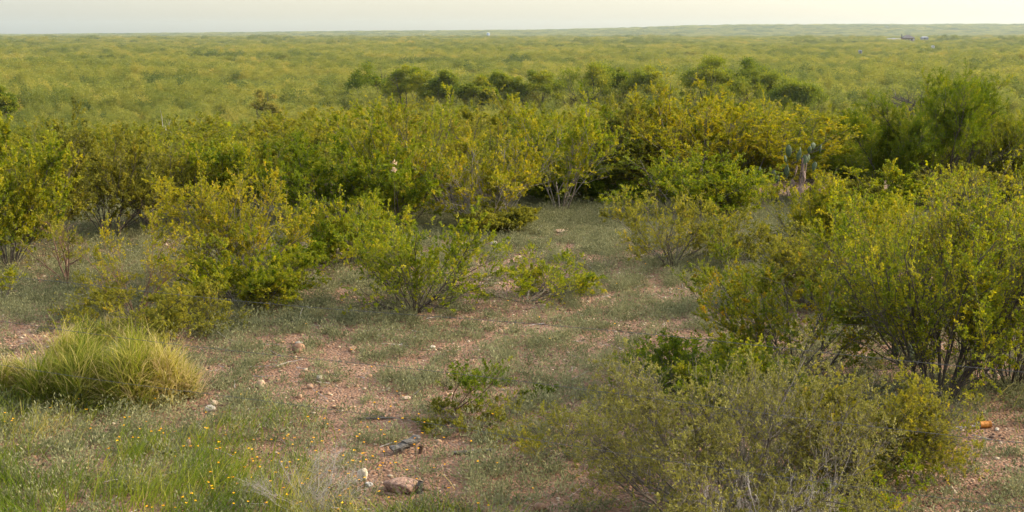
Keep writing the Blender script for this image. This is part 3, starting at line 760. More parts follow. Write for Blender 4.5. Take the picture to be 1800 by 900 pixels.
TREES = [
    ('dark two tiered tree, leftmost of the dense dark trees', 686, 756, 120, 165, 206, 1.2, 5, 'leaf_dark'),
    ('dark tree with a pale trunk right of the two tiered one', 756, 808, 127, 164, 204, 1.0, 4, 'leaf_dark'),
    ('small greyish dark tree between the pale trunked and the round one', 812, 866, 135, 167, 205, .9, 5, 'leaf_dark'),
    ('round dark green tree, lowest of the middle trees', 858, 918, 130, 162, 208, 1.1, 5, 'leaf_dark'),
    ('small bent tree beside the wide tree with showing limbs', 926, 982, 126, 160, 207, .7, 3, 'leaf_dark'),
    ('wide dark tree with limbs showing through its crown', 982, 1076, 112, 158, 210, .75, 6, 'leaf_dark'),
    ('mid green tree right of the wide tree with limbs', 1062, 1108, 122, 158, 216, .8, 4, 'leaf_feather'),
    ('rounded green tree left of the largest dark trees', 1104, 1172, 120, 157, 212, .9, 5, 'leaf_dark'),
    ('largest dark tree on the plain, left half of the broad pair', 1204, 1296, 104, 160, 200, 1.1, 6, 'leaf_dark'),
    ('largest dark tree on the plain, right half of the broad pair', 1284, 1362, 107, 158, 203, .95, 6, 'leaf_dark'),
    ('low dark bushy tree right below the broad pair', 1362, 1440, 142, 174, 192, 1.0, 5, 'leaf_dark'),
    ('pale green tree left of the dense dark trees', 616, 682, 114, 150, 222, .6, 5, 'leaf_feather'),
    ('lone bushy olive tree rising slightly out of the brush left of centre', 448, 486, 159, 184, 178, .5, 5, 'leaf_far'),
    ('dark tree at the left edge of the plain', -24, 20, 155, 178, 185, .9, 5, 'leaf_feather'),
    ('dark spreading tree in the brush above the feathery right tree', 1640, 1740, 146, 172, 190, .7, 5, 'leaf_feather'),
    ('bright green bush beside the dead snag', 335, 412, 232, 275, 48, 1.0, 6, 'leaf_green'),
]
for i, (lab, x0, x1, yt, yb, dp, dn, st, lm) in enumerate(TREES):
    tree_at(lab, x0, x1, yt, yb, dp, 400 + i, lm, dn, st)

# ------------------------------------------------------------------ far buildings
def box(x0, x1, y0, y1, z0, z1):
    V = [(x, y, z) for z in (z0, z1) for x, y in ((x0, y0), (x1, y0), (x1, y1), (x0, y1))]
    return np.array(V, float), np.array([(3, 2, 1, 0), (4, 5, 6, 7), (0, 1, 5, 4), (1, 2, 6, 5), (2, 3, 7, 6), (3, 0, 4, 7)])
def boxes(name, lst, mat, parent=None):
    a = Acc()
    for b in lst: a.add(*box(*b))
    V, Q, _ = a.get(); return mesh_obj(name, V, Q, mat, parent)
def hip(x0, x1, y0, y1, z0, z1, inset, o=.0):
    V = np.array([(x0, y0, z0), (x1, y0, z0), (x1, y1, z0), (x0, y1, z0), (x0 + inset, (y0 + y1) / 2, z1), (x1 - inset, (y0 + y1) / 2, z1)], float)
    T = [(0, 1, 5, 4), (2, 3, 4, 5), (1, 2, 5, 5), (3, 0, 4, 4), (3, 2, 1, 0)]
    return V, T
def roof_obj(name, args, mat, parent):
    V, T = hip(*args)
    me = bpy.data.meshes.new(name)
    me.from_pydata([tuple(v) for v in V], [], [tuple(dict.fromkeys(t)) for t in T]); me.materials.append(mat); me.update()
    o = bpy.data.objects.new(name, me); COL.objects.link(o); o.parent = parent
    return o
hy = 1500.0
hp = at_depth(1585, 72, hy); hz = float(ter(hp[0], hp[1]))
u = hy / F
house = thing('house', 'brown hip roofed ranch house with a dark chimney far off at the right', 'house', (hp[0], hp[1], hz))
ztop = at_depth(1585, 61.5, hy)[2] - hz
eave = at_depth(1585, 66.5, hy)[2] - hz
boxes('wall', [(0, 20 * u, -5, 5, -1, eave)], M['wall_pink'], house)
roof_obj('roof', (-1 * u, 21 * u, -6.5, 6.5, eave, ztop, 8 * u), M['roof_brown'], house)
boxes('chimney', [(-2.5 * u, -1.2 * u, -4, -3, -1, ztop + .8)], M['wall_dark'], house)
wing = boxes('wing_wall', [(-26 * u, -1.1 * u, -3.5, 4, -1, eave - 2.2)], M['wall_dark'], house)
roof_obj('wing_roof', (-27 * u, -.5 * u, -5, 5.5, eave - 2.2, eave - .2, 2 * u), M['roof_metal'], house)
for k in range(3): boxes('window', [((4 + 5 * k) * u, (6 + 5 * k) * u, -5.08, -5.01, eave - 2.6, eave - 1.0)], M['glass_dark'], house)
boxes('door', [(17.6 * u, 19.2 * u, -5.1, -5.01, eave - 2.6, eave - .5)], M['wall_white'], house)

def shed(name, label, cat, px, ytop, depth, wpx, hpx, wall, roof, extra=None):
    top = at_depth(px, ytop, depth); z = float(ter(top[0], top[1])); u = depth / F
    root = thing(name, label, cat, (top[0], top[1], z))
    h = top[2] - z
    w = wpx * u / 2
    boxes('wall', [(-w, w, -w * .7, w * .7, -1, h - hpx * u * .35)], wall, root)
    roof_obj('roof', (-w * 1.08, w * 1.08, -w * .8, w * .8, h - hpx * u * .35, h, w * .5), roof, root)
    boxes('door', [(-w * .3, w * .1, -w * .7 - .12, -w * .7 - .02, -1, h - hpx * u * .5)], M['wall_dark'], root)
shed('barn', 'pale grey roofed barn right of the brown house', 'barn', 1625, 64, 1560, 12, 5, M['roof_metal'], M['roof_metal'])
shed('trailer', 'small white trailer in the brush below the brown house', 'trailer', 1640, 80, 860, 5, 2, M['wall_white'], M['roof_metal'])
shed('trailer', 'faint grey white trailer in the brush left below the brown house', 'trailer', 1512, 88, 720, 6, 2, M['roof_metal'], M['roof_metal'])
shed('farm_building', 'pale building on the far ridge above the brown house', 'building', 1558, 46, 5200, 10, 4, M['wall_white'], M['roof_metal'])
shed('farm_building', 'tiny white building on the far ridge left of centre', 'building', 668, 57.5, 4900, 8, 3, M['wall_white'], M['wall_white'])

def lathe(prof, n=16):
    a = np.arange(n) * 2 * math.pi / n
    V = np.array([(rr * math.cos(t), rr * math.sin(t), z) for rr, z in prof for t in a])
    i = np.arange(len(prof) * n).reshape(len(prof), n); j = np.roll(i, -1, 1)
    return V, np.stack([i[:-1], j[:-1], j[1:], i[1:]], -1).reshape(-1, 4)
tp = at_depth(858, 57, 2600); tz = float(ter(tp[0], tp[1])); u = 2600 / F; th = tp[2] - tz
tank = thing('water_tank', 'blue grey and white water tank on the far plain at centre', 'water tank', (tp[0], tp[1], tz))
V, Qq = lathe([(.01, -1), (2.4 * u, -1), (2.4 * u, th - .9), (.01, th - .9)]); mesh_obj('tank_body', V, Qq, M['wall_blue'], tank)
V, Qq = lathe([(2.5 * u, th - .9), (2.5 * u, th - .6), (.01, th)]); mesh_obj('tank_lid', V, Qq, M['wall_white'], tank)
boxes('ladder_panel', [(2.4 * u, 2.95 * u, -.8, .8, -1, th - 1.2)], M['wall_white'], tank)
tp = at_depth(745, 62, 2500); tz = float(ter(tp[0], tp[1])); th = tp[2] - tz
mast = thing('windmill', 'thin pale windmill tower left of the far water tank', 'windmill', (tp[0], tp[1], tz))
P_, R_ = [], []
for a in range(4):
    cxy = np.array([math.cos(a * math.pi / 2 + .78), math.sin(a * math.pi / 2 + .78)])
    P_.append([[*(cxy * 1.6), -1], [*(cxy * .3), th]]); R_.append([.22, .15])
V, Qq = tubes(np.array(P_), np.array(R_), 5); mesh_obj('tower', V, Qq, M['wall_white'], mast)
V, Qq = lathe([(.01, -.1), (1.5, -.1), (1.5, .1), (.01, .1)]); w_ = mesh_obj('fan', V, Qq, M['wall_white'], mast, loc=(0, -.5, th)); w_.rotation_euler = (R(90), 0, 0)

# ------------------------------------------------------------------ prickly pears
def pad_mesh(name, w, h, th, mat, parent, loc, rot, seed):
    r = np.random.default_rng(seed)
    nu, nv = 14, 10
    V = []
    for i in range(nv + 1):
        t = i / nv
        for j in range(nu):
            a = j / nu * 2 * math.pi
            prof = math.sin(math.pi * t) ** .75 * (.62 + .38 * t)
            V.append((w / 2 * prof * math.cos(a), th / 2 * prof * math.sin(a), h * t))
    V = np.array(V) * (1 + r.normal(0, .012, (len(V), 1)))
    i = np.arange((nv + 1) * nu).reshape(nv + 1, nu); j = np.roll(i, -1, 1)
    Qp = np.stack([i[:-1], j[:-1], j[1:], i[1:]], -1).reshape(-1, 4)
    o = mesh_obj(name, V, Qp, mat, parent, smooth=True, loc=loc); o.rotation_euler = rot
    return o
def cactus(label, px, py, pads, stems, seed):
    p = ground(px, py); m = p[1] / F
    r = np.random.default_rng(seed)
    root = thing('prickly_pear', label, 'cactus', (p[0], p[1], p[2]))
    for k, (x, y, w, h, tilt, yaw, dry) in enumerate(pads):     # pixel offsets from the foot, sizes in pixels
        pad_mesh('pad', w * m, h * m, .025 + .02 * r.random(), M['cactus_dry' if dry else 'cactus'], root,
                 ((x - px) * m, r.uniform(-.15, .15), (py - y) * m), (r.uniform(-.2, .2), R(tilt), R(yaw)), seed + k)
    for k, (xa, ya, xb, yb, wd) in enumerate(stems):
        st = np.array([[(xa - px) * m, r.uniform(-.1, .1), (py - ya) * m]]); en = np.array([[(xb - px) * m, r.uniform(-.1, .1), (py - yb) * m]])
        Pp, Rr = polylines(r, st, en - st, np.linalg.norm(en - st, axis=1), np.array([wd * m / 2]), 6, .08, 0, .7)
        V, Qq = tubes(Pp, Rr, 6); mesh_obj('stem', V, Qq, M['cactus_dry'], root, smooth=True)
cactus('tall prickly pear cactus with grey green pads on dry stems above the yellow leaved shrub', 1400, 372,
       [(1386, 278, 15, 24, -6, 15, 0), (1398, 284, 14, 22, 12, 30, 0), (1405, 276, 12, 18, 5, 60, 0), (1418, 270, 11, 15, 4, 20, 0), (1427, 262, 14, 13, -8, 30, 0),
        (1436, 268, 9, 16, 5, 70, 0), (1379, 286, 9, 15, -14, 40, 0), (1381, 300, 10, 14, 8, 80, 0), (1409, 290, 14, 20, 3, 10, 0), (1416, 286, 12, 16, 14, 40, 0),
        (1383, 313, 13, 22, -3, 15, 0), (1398, 310, 12, 20, 10, 70, 1), (1392, 335, 13, 22, -8, 20, 1), (1412, 318, 12, 20, 6, 60, 1), (1405, 345, 14, 24, 0, 30, 1),
        (1442, 350, 14, 22, 4, 30, 1), (1426, 300, 12, 18, 12, 10, 0)],
       [(1400, 372, 1384, 305, 5), (1398, 372, 1402, 285, 4), (1402, 372, 1414, 276, 4), (1404, 372, 1408, 268, 3), (1404, 372, 1430, 300, 4), (1396, 372, 1380, 330, 4)], 500)
cactus('dark prickly pear cactus with drooping dead pads left of the tall one', 1342, 368,
       [(1327, 315, 15, 20, -10, 20, 0), (1336, 308, 12, 16, 4, 50, 0), (1356, 313, 12, 16, 8, 15, 0), (1337, 330, 15, 22, -5, 30, 0), (1348, 335, 14, 20, 10, 60, 1),
        (1330, 345, 13, 20, -14, 40, 1), (1345, 352, 14, 18, 4, 20, 1), (1362, 322, 11, 16, 16, 10, 0)],
       [(1342, 368, 1340, 318, 5), (1342, 368, 1355, 318, 4), (1341, 368, 1330, 325, 4)], 520)
cactus('single dark round cactus pad with a pale stump, left of the dark prickly pear', 1307, 362, [(1307, 360, 13, 16, -8, 10, 0), (1318, 361, 6, 15, 10, 40, 1)], [(1320, 362, 1323, 348, 3)], 540)
cactus('grey green cactus with long pads inside the big right hand shrub', 1595, 640,
       [(1590, 590, 24, 50, -8, 15, 0), (1605, 605, 20, 44, 10, 40, 0), (1578, 628, 22, 38, -20, 20, 0), (1600, 642, 26, 44, 4, 30, 0)], [(1597, 642, 1595, 600, 7)], 560)

# cream blossoms high in the brush wall
bp_ = at_depth(693, 298, 20.3)
bl = np.random.default_rng(21)
a = Acc()
for k in range(2):
    c0 = np.array([.012 * k, 0, .0 + .10 * k])
    n = 26
    d = unit(bl.normal(0, 1, (n, 3)))
    V, Qq = kites(bl, c0 + d * .01, d, bl.uniform(.025, .045, n), bl.uniform(.015, .025, n), .3); a.add(V, Qq, np.repeat(bl.random(n), 4))
V, Qq, av = a.get()
blo = thing('flower_spike', 'cream and pink blossom spike standing up in the green brush wall', 'flower', (bp_[0], bp_[1], float(ter(bp_[0], bp_[1]))))
zz = bp_[2] - float(ter(bp_[0], bp_[1]))
mesh_obj('blossom', V + np.array([0, 0, zz]), Qq, M['blossom'], blo, attr=av)
Pp, Rr = polylines(bl, np.zeros((1, 3)), np.array([[0, 0, 1.]]), np.array([zz + .05]), np.array([.004]), 6, .01, 0, .6)
V, Qq = tubes(Pp, Rr, 5); mesh_obj('stalk', V, Qq, M['bark_dark'], blo, smooth=True)

# ------------------------------------------------------------------ ground layer
CX = np.array([0.0])
def in_view(n, r, y0, y1, pw=1.0):
    """spots spread over the ground in front of the camera, evenly by area"""
    y = np.sqrt(r.uniform(y0 ** 2, y1 ** 2, n)); x = (y * .47 + 3.0) * r.uniform(-1, 1, n)
    return x, y
def pix(x, y):
    z = ter(x, y) - CAM_H
    c, s = math.cos(PITCH), math.sin(PITCH)
    dd = y * c - z * s
    return PW / 2 + F * x / dd, PH / 2 - F * (y * s + z * c) / dd

# ground plants keep off the bigger stones and the wood
gs = 'loose stones lying in the clearing'
STONES = [
    ('orange tan boulder stone in front of a flat pale one on the gravel', 525, 619, 24, 16, 'stone'),
    ('flat pale stone right behind the orange tan boulder stone', 526, 605, 15, 6, 'stone_white'),
    ('smooth rounded orange stone, left of the pair with white edges', 459, 681, 18, 13, 'stone'),
    ('small rounded orange stone, right of the pair with white edges', 545, 683, 13, 9, 'stone'),
    ('small yellowish round pebble stone in the grey ground cover', 527, 700, 9, 8, 'stone'),
    ('pale pink stone cluster in the gravel above the yellow pebble', 562, 668, 12, 9, 'stone_white'),
    ('pointed pale stone in the gravel beside the orange stones', 531, 663, 12, 9, 'stone'),
    ('pale stone among weeds right of the flat pale stone', 618, 617, 16, 8, 'stone'),
    ('broken pinkish pale rock beside the grass tussock', 370, 723, 20, 11, 'stone_white'),
    ('reddish rock behind the broken pinkish pale one', 376, 712, 15, 9, 'stone'),
    ('tan stone standing in the grass below the broken pale rock', 330, 786, 13, 14, 'stone'),
    ('small tan stone lying beside the standing tan stone in the grass', 306, 778, 14, 8, 'stone'),
    ('tall white stone standing in the foreground grass', 638, 845, 20, 24, 'stone_white'),
    ('flat grey stone leaning below the tall white one', 648, 855, 16, 8, 'stone_grey'),
    ('pale stone in the grass near the bottom left corner', 147, 872, 14, 12, 'stone'),
    ('white flat stone at the foot of the grass tussock', 116, 720, 10, 6, 'stone_white'),
    ('flat tan slab stone left of the thin forked sapling', 714, 702, 18, 6, 'stone'),
    ('orange stones at the foot of the thin forked sapling', 846, 684, 15, 8, 'stone'),
    ('reddish brown stone on the gravel below the low open shrub', 880, 586, 8, 8, 'stone'),
    ('white stone at the edge of the grey green flat by the rounded shrub', 868, 430, 16, 6, 'stone_white'),
    ('pink flat stone at the back of the clearing', 985, 408, 26, 5, 'stone'),
    ('round rock half hidden in the grass at the bottom edge', 948, 897, 26, 14, 'stone'),
    ('pale stone on the pink gravel below the rusty can', 1752, 757, 8, 6, 'stone_white'),
    ('flat pale stone on pink gravel behind the low open shrub', 760, 612, 11, 5, 'stone_white'),
    ('small orange stone right of the clearing centre', 1052, 614, 9, 6, 'stone'),
]
CLEAR = [(px, py, w, h) for _, px, py, w, h, _ in STONES] + [(712, 798, 60, 22), (832, 799, 90, 6), (706, 864, 70, 24), (738, 868, 20, 24), (1728, 752, 26, 14)]
def free_of_stones(x, y, front=15, keep=.12, r=rng):
    px, py = pix(x, y)
    ok = np.ones(len(x), bool)
    for cx_, cy_, w, h in CLEAR:
        ok &= ~((np.abs(px - cx_) < w * .62) & (py > cy_ - h * .7) & (py < cy_ + front))
    return ok | (r.random(len(x)) < keep)

# pebbles
def ico():
    import bmesh
    bm = bmesh.new(); bmesh.ops.create_icosphere(bm, subdivisions=1, radius=1)
    V = np.array([v.co[:] for v in bm.verts]); T = np.array([[v.index for v in f.verts] for f in bm.faces]); bm.free()
    return V, T
IV, IT = ico()
r = np.random.default_rng(31)
x, y = in_view(112000, r, 8.0, 27)
sz = np.exp(r.normal(-4.75, .5, len(x)))
sz *= np.clip(.75 + y / 30, .9, 1.5)
bare = fbm(x * .8 + 3, y * .8, 4)
k = r.random(len(x)) < np.clip((bare - .25) * 3, .25, 1)
x, y, sz = x[k], y[k], np.minimum(sz[k], .024)
n = len(x)
ang = r.uniform(0, 6.28, n); sq = np.stack([r.uniform(.8, 1.4, n), r.uniform(.7, 1.1, n), r.uniform(.45, .8, n)], -1)
Vp = IV[None] * (1 + r.normal(0, .13, (n, len(IV), 1))) * sq[:, None, :] * sz[:, None, None]
ca, sa = np.cos(ang)[:, None], np.sin(ang)[:, None]
Vx = Vp[..., 0] * ca - Vp[..., 1] * sa; Vy = Vp[..., 0] * sa + Vp[..., 1] * ca
Vp = np.stack([Vx + x[:, None], Vy + y[:, None], Vp[..., 2] + (ter(x, y) + sz * .2)[:, None]], -1)
T = (IT[None] + (np.arange(n) * len(IV))[:, None, None]).reshape(-1, 3)
tag(mesh_obj('gravel', Vp.reshape(-1, 3), T, M['pebble'], attr=np.repeat(r.random(n), len(IV)), smooth=True), 'loose reddish tan gravel strewn over the clearing', 'gravel', kind='stuff')

# grey green ground cover
def cover_density(x, y):
    px, py = pix(x, y)
    f = fbm(x * .75 + 11, y * .6 + 4, 4)
    g = fbm(x * 4.6 + 1, y * 3.8 + 8, 3)
    d = .57 + 1.4 * (f - .47) + 2.9 * (g - .5)
    path = np.exp(-((px - 1000) / 330) ** 2 - ((py - 560) / 110) ** 2) * .30 + np.exp(-((px - 1690) / 160) ** 2 - ((py - 770) / 55) ** 2) * .5
    path += np.exp(-((px - 880) / 150) ** 2 - ((py - 830) / 40) ** 2) * .25 + np.exp(-((px - 60) / 90) ** 2 - ((py - 590) / 30) ** 2) * .4
    path += np.exp(-((px - 520) / 110) ** 2 - ((py - 665) / 25) ** 2) * .04
    d = d - path + .35 * S(480, 410, py) + .12 * np.exp(-((px - 150) / 330) ** 2) * S(640, 720, py)
    return np.clip(d, 0, 1)
def tufts(r, x, y, per, ln, wd, hgt, mr, nb=.2, spread=.9):
    n = len(x)
    cnt = np.maximum(4, (per * r.uniform(.5, 1.5, n) * (mr / mr.mean()) ** 1.4).astype(int))
    par = np.repeat(np.arange(n), cnt); m = len(par)
    d = unit(r.normal(0, 1, (m, 3)) * np.array([1, 1, .7]) + np.array([0, 0, .55])); d[:, 2] = np.abs(d[:, 2])
    t = r.random(m) ** .6
    c = np.stack([x[par], y[par], ter(x, y)[par]], -1) + d * (mr[par] * t)[:, None] * np.array([1, 1, hgt])
    ax = unit(d * .8 + r.normal(0, .5, (m, 3)) + np.array([0, 0, .5]))
    V, Q = kites(r, c, ax, ln * r.uniform(.6, 1.4, m), wd * r.uniform(.6, 1.4, m), nb)
    tv = r.normal(.45, .2, n)
    return V, Q, np.repeat(np.clip(tv[par] + r.normal(0, .15, m), 0, 1), 4)
r = np.random.default_rng(32)
x, y = in_view(84000, r, 8.0, 27)
k = (r.random(len(x)) < cover_density(x, y)) & free_of_stones(x, y, 12)
x, y = x[k], y[k]
mr = np.exp(r.normal(-2.72, .46, len(x)))
V, Q, v = tufts(r, x, y, 44, .027, .0095, 1.25, mr)
tag(mesh_obj('ground_cover', V, Q, M['sage'], attr=v), 'grey green creeping plants matting the clearing floor', 'ground cover', kind='stuff')

# grass blades
def blades(r, base, d, L, w, K=4, bend=.5):
    n = len(base)
    P = np.zeros((n, K, 3)); P[:, 0] = base; dd = unit(d)
    hz = dd * np.array([1, 1, 0]) + r.normal(0, .15, (n, 3)) * np.array([1, 1, 0])
    for k in range(1, K):
        dd = unit(dd + (hz * bend - np.array([0, 0, 1]) * bend * .55) * (k / K) * r.uniform(.3, 1.3, n)[:, None])
        P[:, k] = P[:, k - 1] + dd * (L / (K - 1))[:, None]
    s = unit(np.stack([r.normal(0, 1, n), r.normal(0, 1, n), 0 * L], -1))
    wk = np.array([1, .9, .6, .12]) if K == 4 else np.linspace(1, .1, K)
    Lf = P - s[:, None] * (w[:, None] * wk)[..., None] / 2; Rt = P + s[:, None] * (w[:, None] * wk)[..., None] / 2
    V = np.stack([Lf, Rt], 2).reshape(-1, 3)
    i = np.arange(n * K * 2).reshape(n, K, 2)
    Q = np.stack([i[:, :-1, 0], i[:, :-1, 1], i[:, 1:, 1], i[:, 1:, 0]], -1).reshape(-1, 4)
    return V, Q
r = np.random.default_rng(33)
x, y = in_view(150000, r, 7.6, 12.8)
px, py = pix(x, y)
dn = S(690, 800, py - .08 * (px - 250)) * S(640, 380, px) + S(840, 890, py) * S(1050, 700, px) * .9 + .25 * np.exp(-((px - 1700) / 120) ** 2) * S(700, 720, py) * S(800, 740, py)
dn *= np.clip((fbm(x * 1.9, y * 1.9 + 3, 4) - .36) * 4.2, .04, 1.3)
k = (r.random(len(x)) < dn * .8) & free_of_stones(x, y, 22)
x, y = x[k], y[k]; n = len(x)
lean = np.stack([fbm(x * 1.1, y * 1.1 + 20, 2) - .5, fbm(x * 1.1 + 9, y * 1.1 + 31, 2) - .5, 0 * x], -1) * 1.6
d = r.normal(0, .32, (n, 3)) + lean; d[:, 2] = 1
L = r.uniform(.06, .22, n) * (.5 + 1.3 * (fbm(x * 2, y * 2 + 50, 3)))
V, Q = blades(r, np.stack([x, y, ter(x, y)], -1), d, L, r.uniform(.0035, .0075, n))
v = np.clip(fbm(x * 1.7 + 30, y * 1.7, 3) * 1.3 - .2 + r.normal(0, .18, n), 0, 1)
tag(mesh_obj('grass', V, Q, M['grass'], attr=np.repeat(v, 8)), 'green and straw coloured grass along the foot of the picture', 'grass', kind='stuff')

# the big tussock on the left, and a smaller one at its left
def tussock(label, px, py, wpx, hpx, n, seed):
    p = ground(px, py); m = p[1] / F
    r = np.random.default_rng(seed)
    W2 = wpx * m / 2 * .92; Hh = hpx * m
    nc = max(4, int(round(W2 * 15)))                            # a clump of many shaggy heads with hollows between
    ca, cq = r.uniform(0, 6.28, nc), np.sqrt(r.random(nc)) * .86
    ctr = np.stack([np.cos(ca) * cq * W2, np.sin(ca) * cq * W2 * .55], -1)
    ch = r.uniform(.35, .78, nc) * Hh; cr_ = r.uniform(.14, .26, nc) * W2 + .05
    ct = np.clip(r.normal(.45, .3, nc), .05, .95); cl = r.normal(0, .35, (nc, 2))
    w_ = r.choice(nc, n, p=(cr_ * ch) / (cr_ * ch).sum())
    h = unit(r.normal(0, 1, (n, 3)) + np.array([0, 0, .35])); h[:, 2] = np.abs(h[:, 2])
    q = r.uniform(.25, .9, n)
    bx = ctr[w_, 0] + h[:, 0] * cr_[w_] * q; by = ctr[w_, 1] + h[:, 1] * cr_[w_] * q; bz = h[:, 2] * ch[w_] * q
    d = h * .75 + r.normal(0, .5, (n, 3)); d[:, 2] += .75; d[:, :2] += cl[w_]
    L = Hh * r.uniform(.14, .5, n)
    V, Q = blades(r, np.stack([bx, by, bz], -1), d, L, r.uniform(.0045, .0095, n), bend=.6)
    v = np.clip(ct[w_] + r.normal(0, .2, n), 0, 1)
    dry = r.random(n) < .2; v[dry] = r.uniform(.85, 1, dry.sum())
    root = thing('grass_tussock', label, 'grass clump', (p[0], p[1], p[2]))
    mesh_obj('blades', V, Q, M['clumpgrass'], root, attr=np.repeat(v, 8))
    # seed-topped straw stems
    k = 130
    a = r.uniform(0, 6.28, k); q = np.sqrt(r.random(k))
    b = np.stack([np.cos(a) * q * W2 * .9, np.sin(a) * q * W2 * .55, 0 * a], -1)
    d = np.stack([b[:, 0] / W2 * .6 + r.normal(0, .2, k), r.normal(0, .2, k), np.ones(k)], -1)
    V, Q = blades(r, b, d, Hh * r.uniform(.6, 1.05, k), np.full(k, .004), bend=.35)
    mesh_obj('straw_stems', V, Q, M['clumpgrass'], root, attr=np.repeat(np.full(k, 1.0), 8))
tussock('big bright yellow green grass tussock at the left', 175, 700, 330, 150, 15000, 41)
tussock('lower straw tinged grass tussock leaning off the right side of the big one', 300, 698, 130, 95, 4600, 44)
tussock('small fresh green grass tussock behind the big one', 190, 606, 130, 60, 2600, 42)
tussock('green grass tussock cut by the left edge beside the big one', 0, 702, 120, 95, 3400, 43)

# yellow flowers in the grass
r = np.random.default_rng(34)
x, y = in_view(12500, r, 8.2, 20)
px, py = pix(x, y)
dn = S(700, 760, py) * S(1000, 500, px) * .6 * np.clip((fbm(x * 1.5 + 2, y * 1.5 + 70, 3) - .38) * 6, .0, 1.6) + .012 * (px < 1250)
k = r.random(len(x)) < dn
x, y = x[k], y[k]; n = len(x)
hgt = r.uniform(.07, .2, n)
a = Acc()
top = np.stack([x + r.normal(0, .02, n), y + r.normal(0, .02, n), ter(x, y) + hgt], -1)
st = np.stack([x, y, ter(x, y)], -1)
for j in range(7):
    an = j / 7 * 2 * math.pi + r.uniform(0, 6.28, n)
    ax = unit(np.stack([np.cos(an), np.sin(an), r.uniform(.1, .6, n)], -1))
    V, Q = kites(r, top, ax, r.uniform(.008, .014, n), r.uniform(.008, .011, n), 1.5); a.add(V, Q, np.repeat(r.random(n), 4))
V, Q, v = a.get()
Vs, Qs = tubes(np.stack([st, top], 1), np.full((n, 2), .0012), 3)
nP = len(Q)
tag(mesh_obj('wildflowers', np.concatenate([V, Vs]), np.concatenate([Q, Qs + len(V)]), [M['flower'], M['grass']], attr=np.concatenate([v, np.full(len(Vs), .3)]),
             mi=np.concatenate([np.zeros(len(Q)), np.ones(len(Qs))])), 'small orange yellow daisies scattered through the grass', 'wildflowers', kind='stuff')

# dead twigs lying about
r = np.random.default_rng(35)
x, y = in_view(1000, r, 8.2, 22)
n = len(x); an = r.uniform(0, 6.28, n)
P_, R_ = polylines(r, np.stack([x, y, ter(x, y) + .015], -1), np.stack([np.cos(an), np.sin(an), 0 * an], -1), r.uniform(.08, .35, n), r.uniform(.002, .006, n), 5, .12, .01)
V, Q = tubes(P_, R_, 4)
tag(mesh_obj('dead_twigs', V, Q, M['twig_dead'], smooth=True), 'bleached dead twigs lying on the gravel', 'twigs', kind='stuff')

# ------------------------------------------------------------------ stones
def rock(name, label, cat, px, py, w, h, mat, seed, group=None, rz=None, depth_f=.8, lump=.16, parent=None):
    import bmesh
    p = ground(px, py); m = p[1] / F
    r = np.random.default_rng(seed)
    bm = bmesh.new(); bmesh.ops.create_icosphere(bm, subdivisions=4, radius=.5)
    V = np.array([v.co[:] for v in bm.verts]); T = np.array([[v.index for v in f.verts] for f in bm.faces]); bm.free()
    o_ = r.uniform(0, 50)
    nz = fbm(V[:, 0] * 3 + o_, V[:, 1] * 3 + V[:, 2] * 2.3 + o_, 4) - .5
    V = V * (1 + lump * 2.4 * nz)[:, None]
    for _ in range(5):                                                   # flat broken faces
        nn = unit(r.normal(0, 1, 3)); dd = V @ nn; c = .40
        V = V - np.maximum(dd - c, 0)[:, None] * nn * .85
    V = V * np.array([w * m, w * m * depth_f, h * m * 1.25]); V[:, 2] += h * m * .42
    o = mesh_obj(name, V, T, mat, None, smooth=True, loc=tuple(p)); o.rotation_euler = (0, 0, r.uniform(-.5, .5) if rz is None else rz)
    return tag(o, label, cat, group)
for i, (lab, px, py, w, h, mt) in enumerate(STONES):
    rock('stone', lab, 'stone', px, py, w, h, M[mt], 700 + i, gs)
rock('conglomerate_rock', 'reddish pebbly rock half buried in the grass beside the tall white stone', 'rock', 706, 862, 66, 22, M['conglomerate'], 760, lump=.22)

# ------------------------------------------------------------------ wood on the ground
def log(name, label, cat, pa, pb, h0, h1, rad, mat, seed, flat=.6, K=14, S_=12):
    A, B = ground(*pa), ground(*pb)
    r = np.random.default_rng(seed)
    A[2] += h0; B[2] += h1
    mid = (A + B) / 2; mid[2] = float(ter(mid[0], mid[1]))
    P = np.array([A + (B - A) * t for t in np.linspace(0, 1, K)]) - mid
    P[1:-1] += r.normal(0, rad * .12, (K - 2, 3))
    prof = np.concatenate([[.02, .75], np.full(K - 4, 1.0), [.8, .02]])
    if K > 3: P[0] = P[1] + (P[0] - P[1]) * .05; P[-1] = P[-2] + (P[-1] - P[-2]) * .05
    V, Q = tubes(P[None], (rad * prof)[None], S_)
    V = V.reshape(K, S_, 3)
    gro = 1 + .13 * r.normal(0, 1, (1, S_, 1)) + .05 * r.normal(0, 1, (K, S_, 1))
    V = P[:, None, :] + (V - P[:, None, :]) * gro * np.array([1, 1, flat])
    o = mesh_obj(name, V.reshape(-1, 3), Q, mat, None, smooth=rad < .03, loc=tuple(mid))
    return tag(o, label, cat)
lo = log('weathered_log', 'split grey weathered log propped up in the flowers', 'log', (684, 802), (742, 790), .035, .10, .042, M['wood_grey'], 800, .55)
pr = ground(739, 797)
Pp = np.array([[[0, 0, -.01], [.003, .0, .025], [.008, .004, .055]]]); V, Q = tubes(Pp, np.array([[.014, .016, .02]]), 6)
so_ = mesh_obj('broken_limb_stub', V, Q, M['wood_red'], lo, smooth=True); so_.location = tuple(np.array(pr) - np.array(lo.location))
log('fallen_stick', 'dark straight stick lying on gravel right of the split log', 'stick', (788, 800), (876, 795), .015, .02, .013, M['wood_grey'], 801, .9)
log('fallen_stick', 'thin dark stick lying in ground cover above the split log', 'stick', (622, 738), (700, 737), .012, .012, .008, M['wood_grey'], 802, .9)
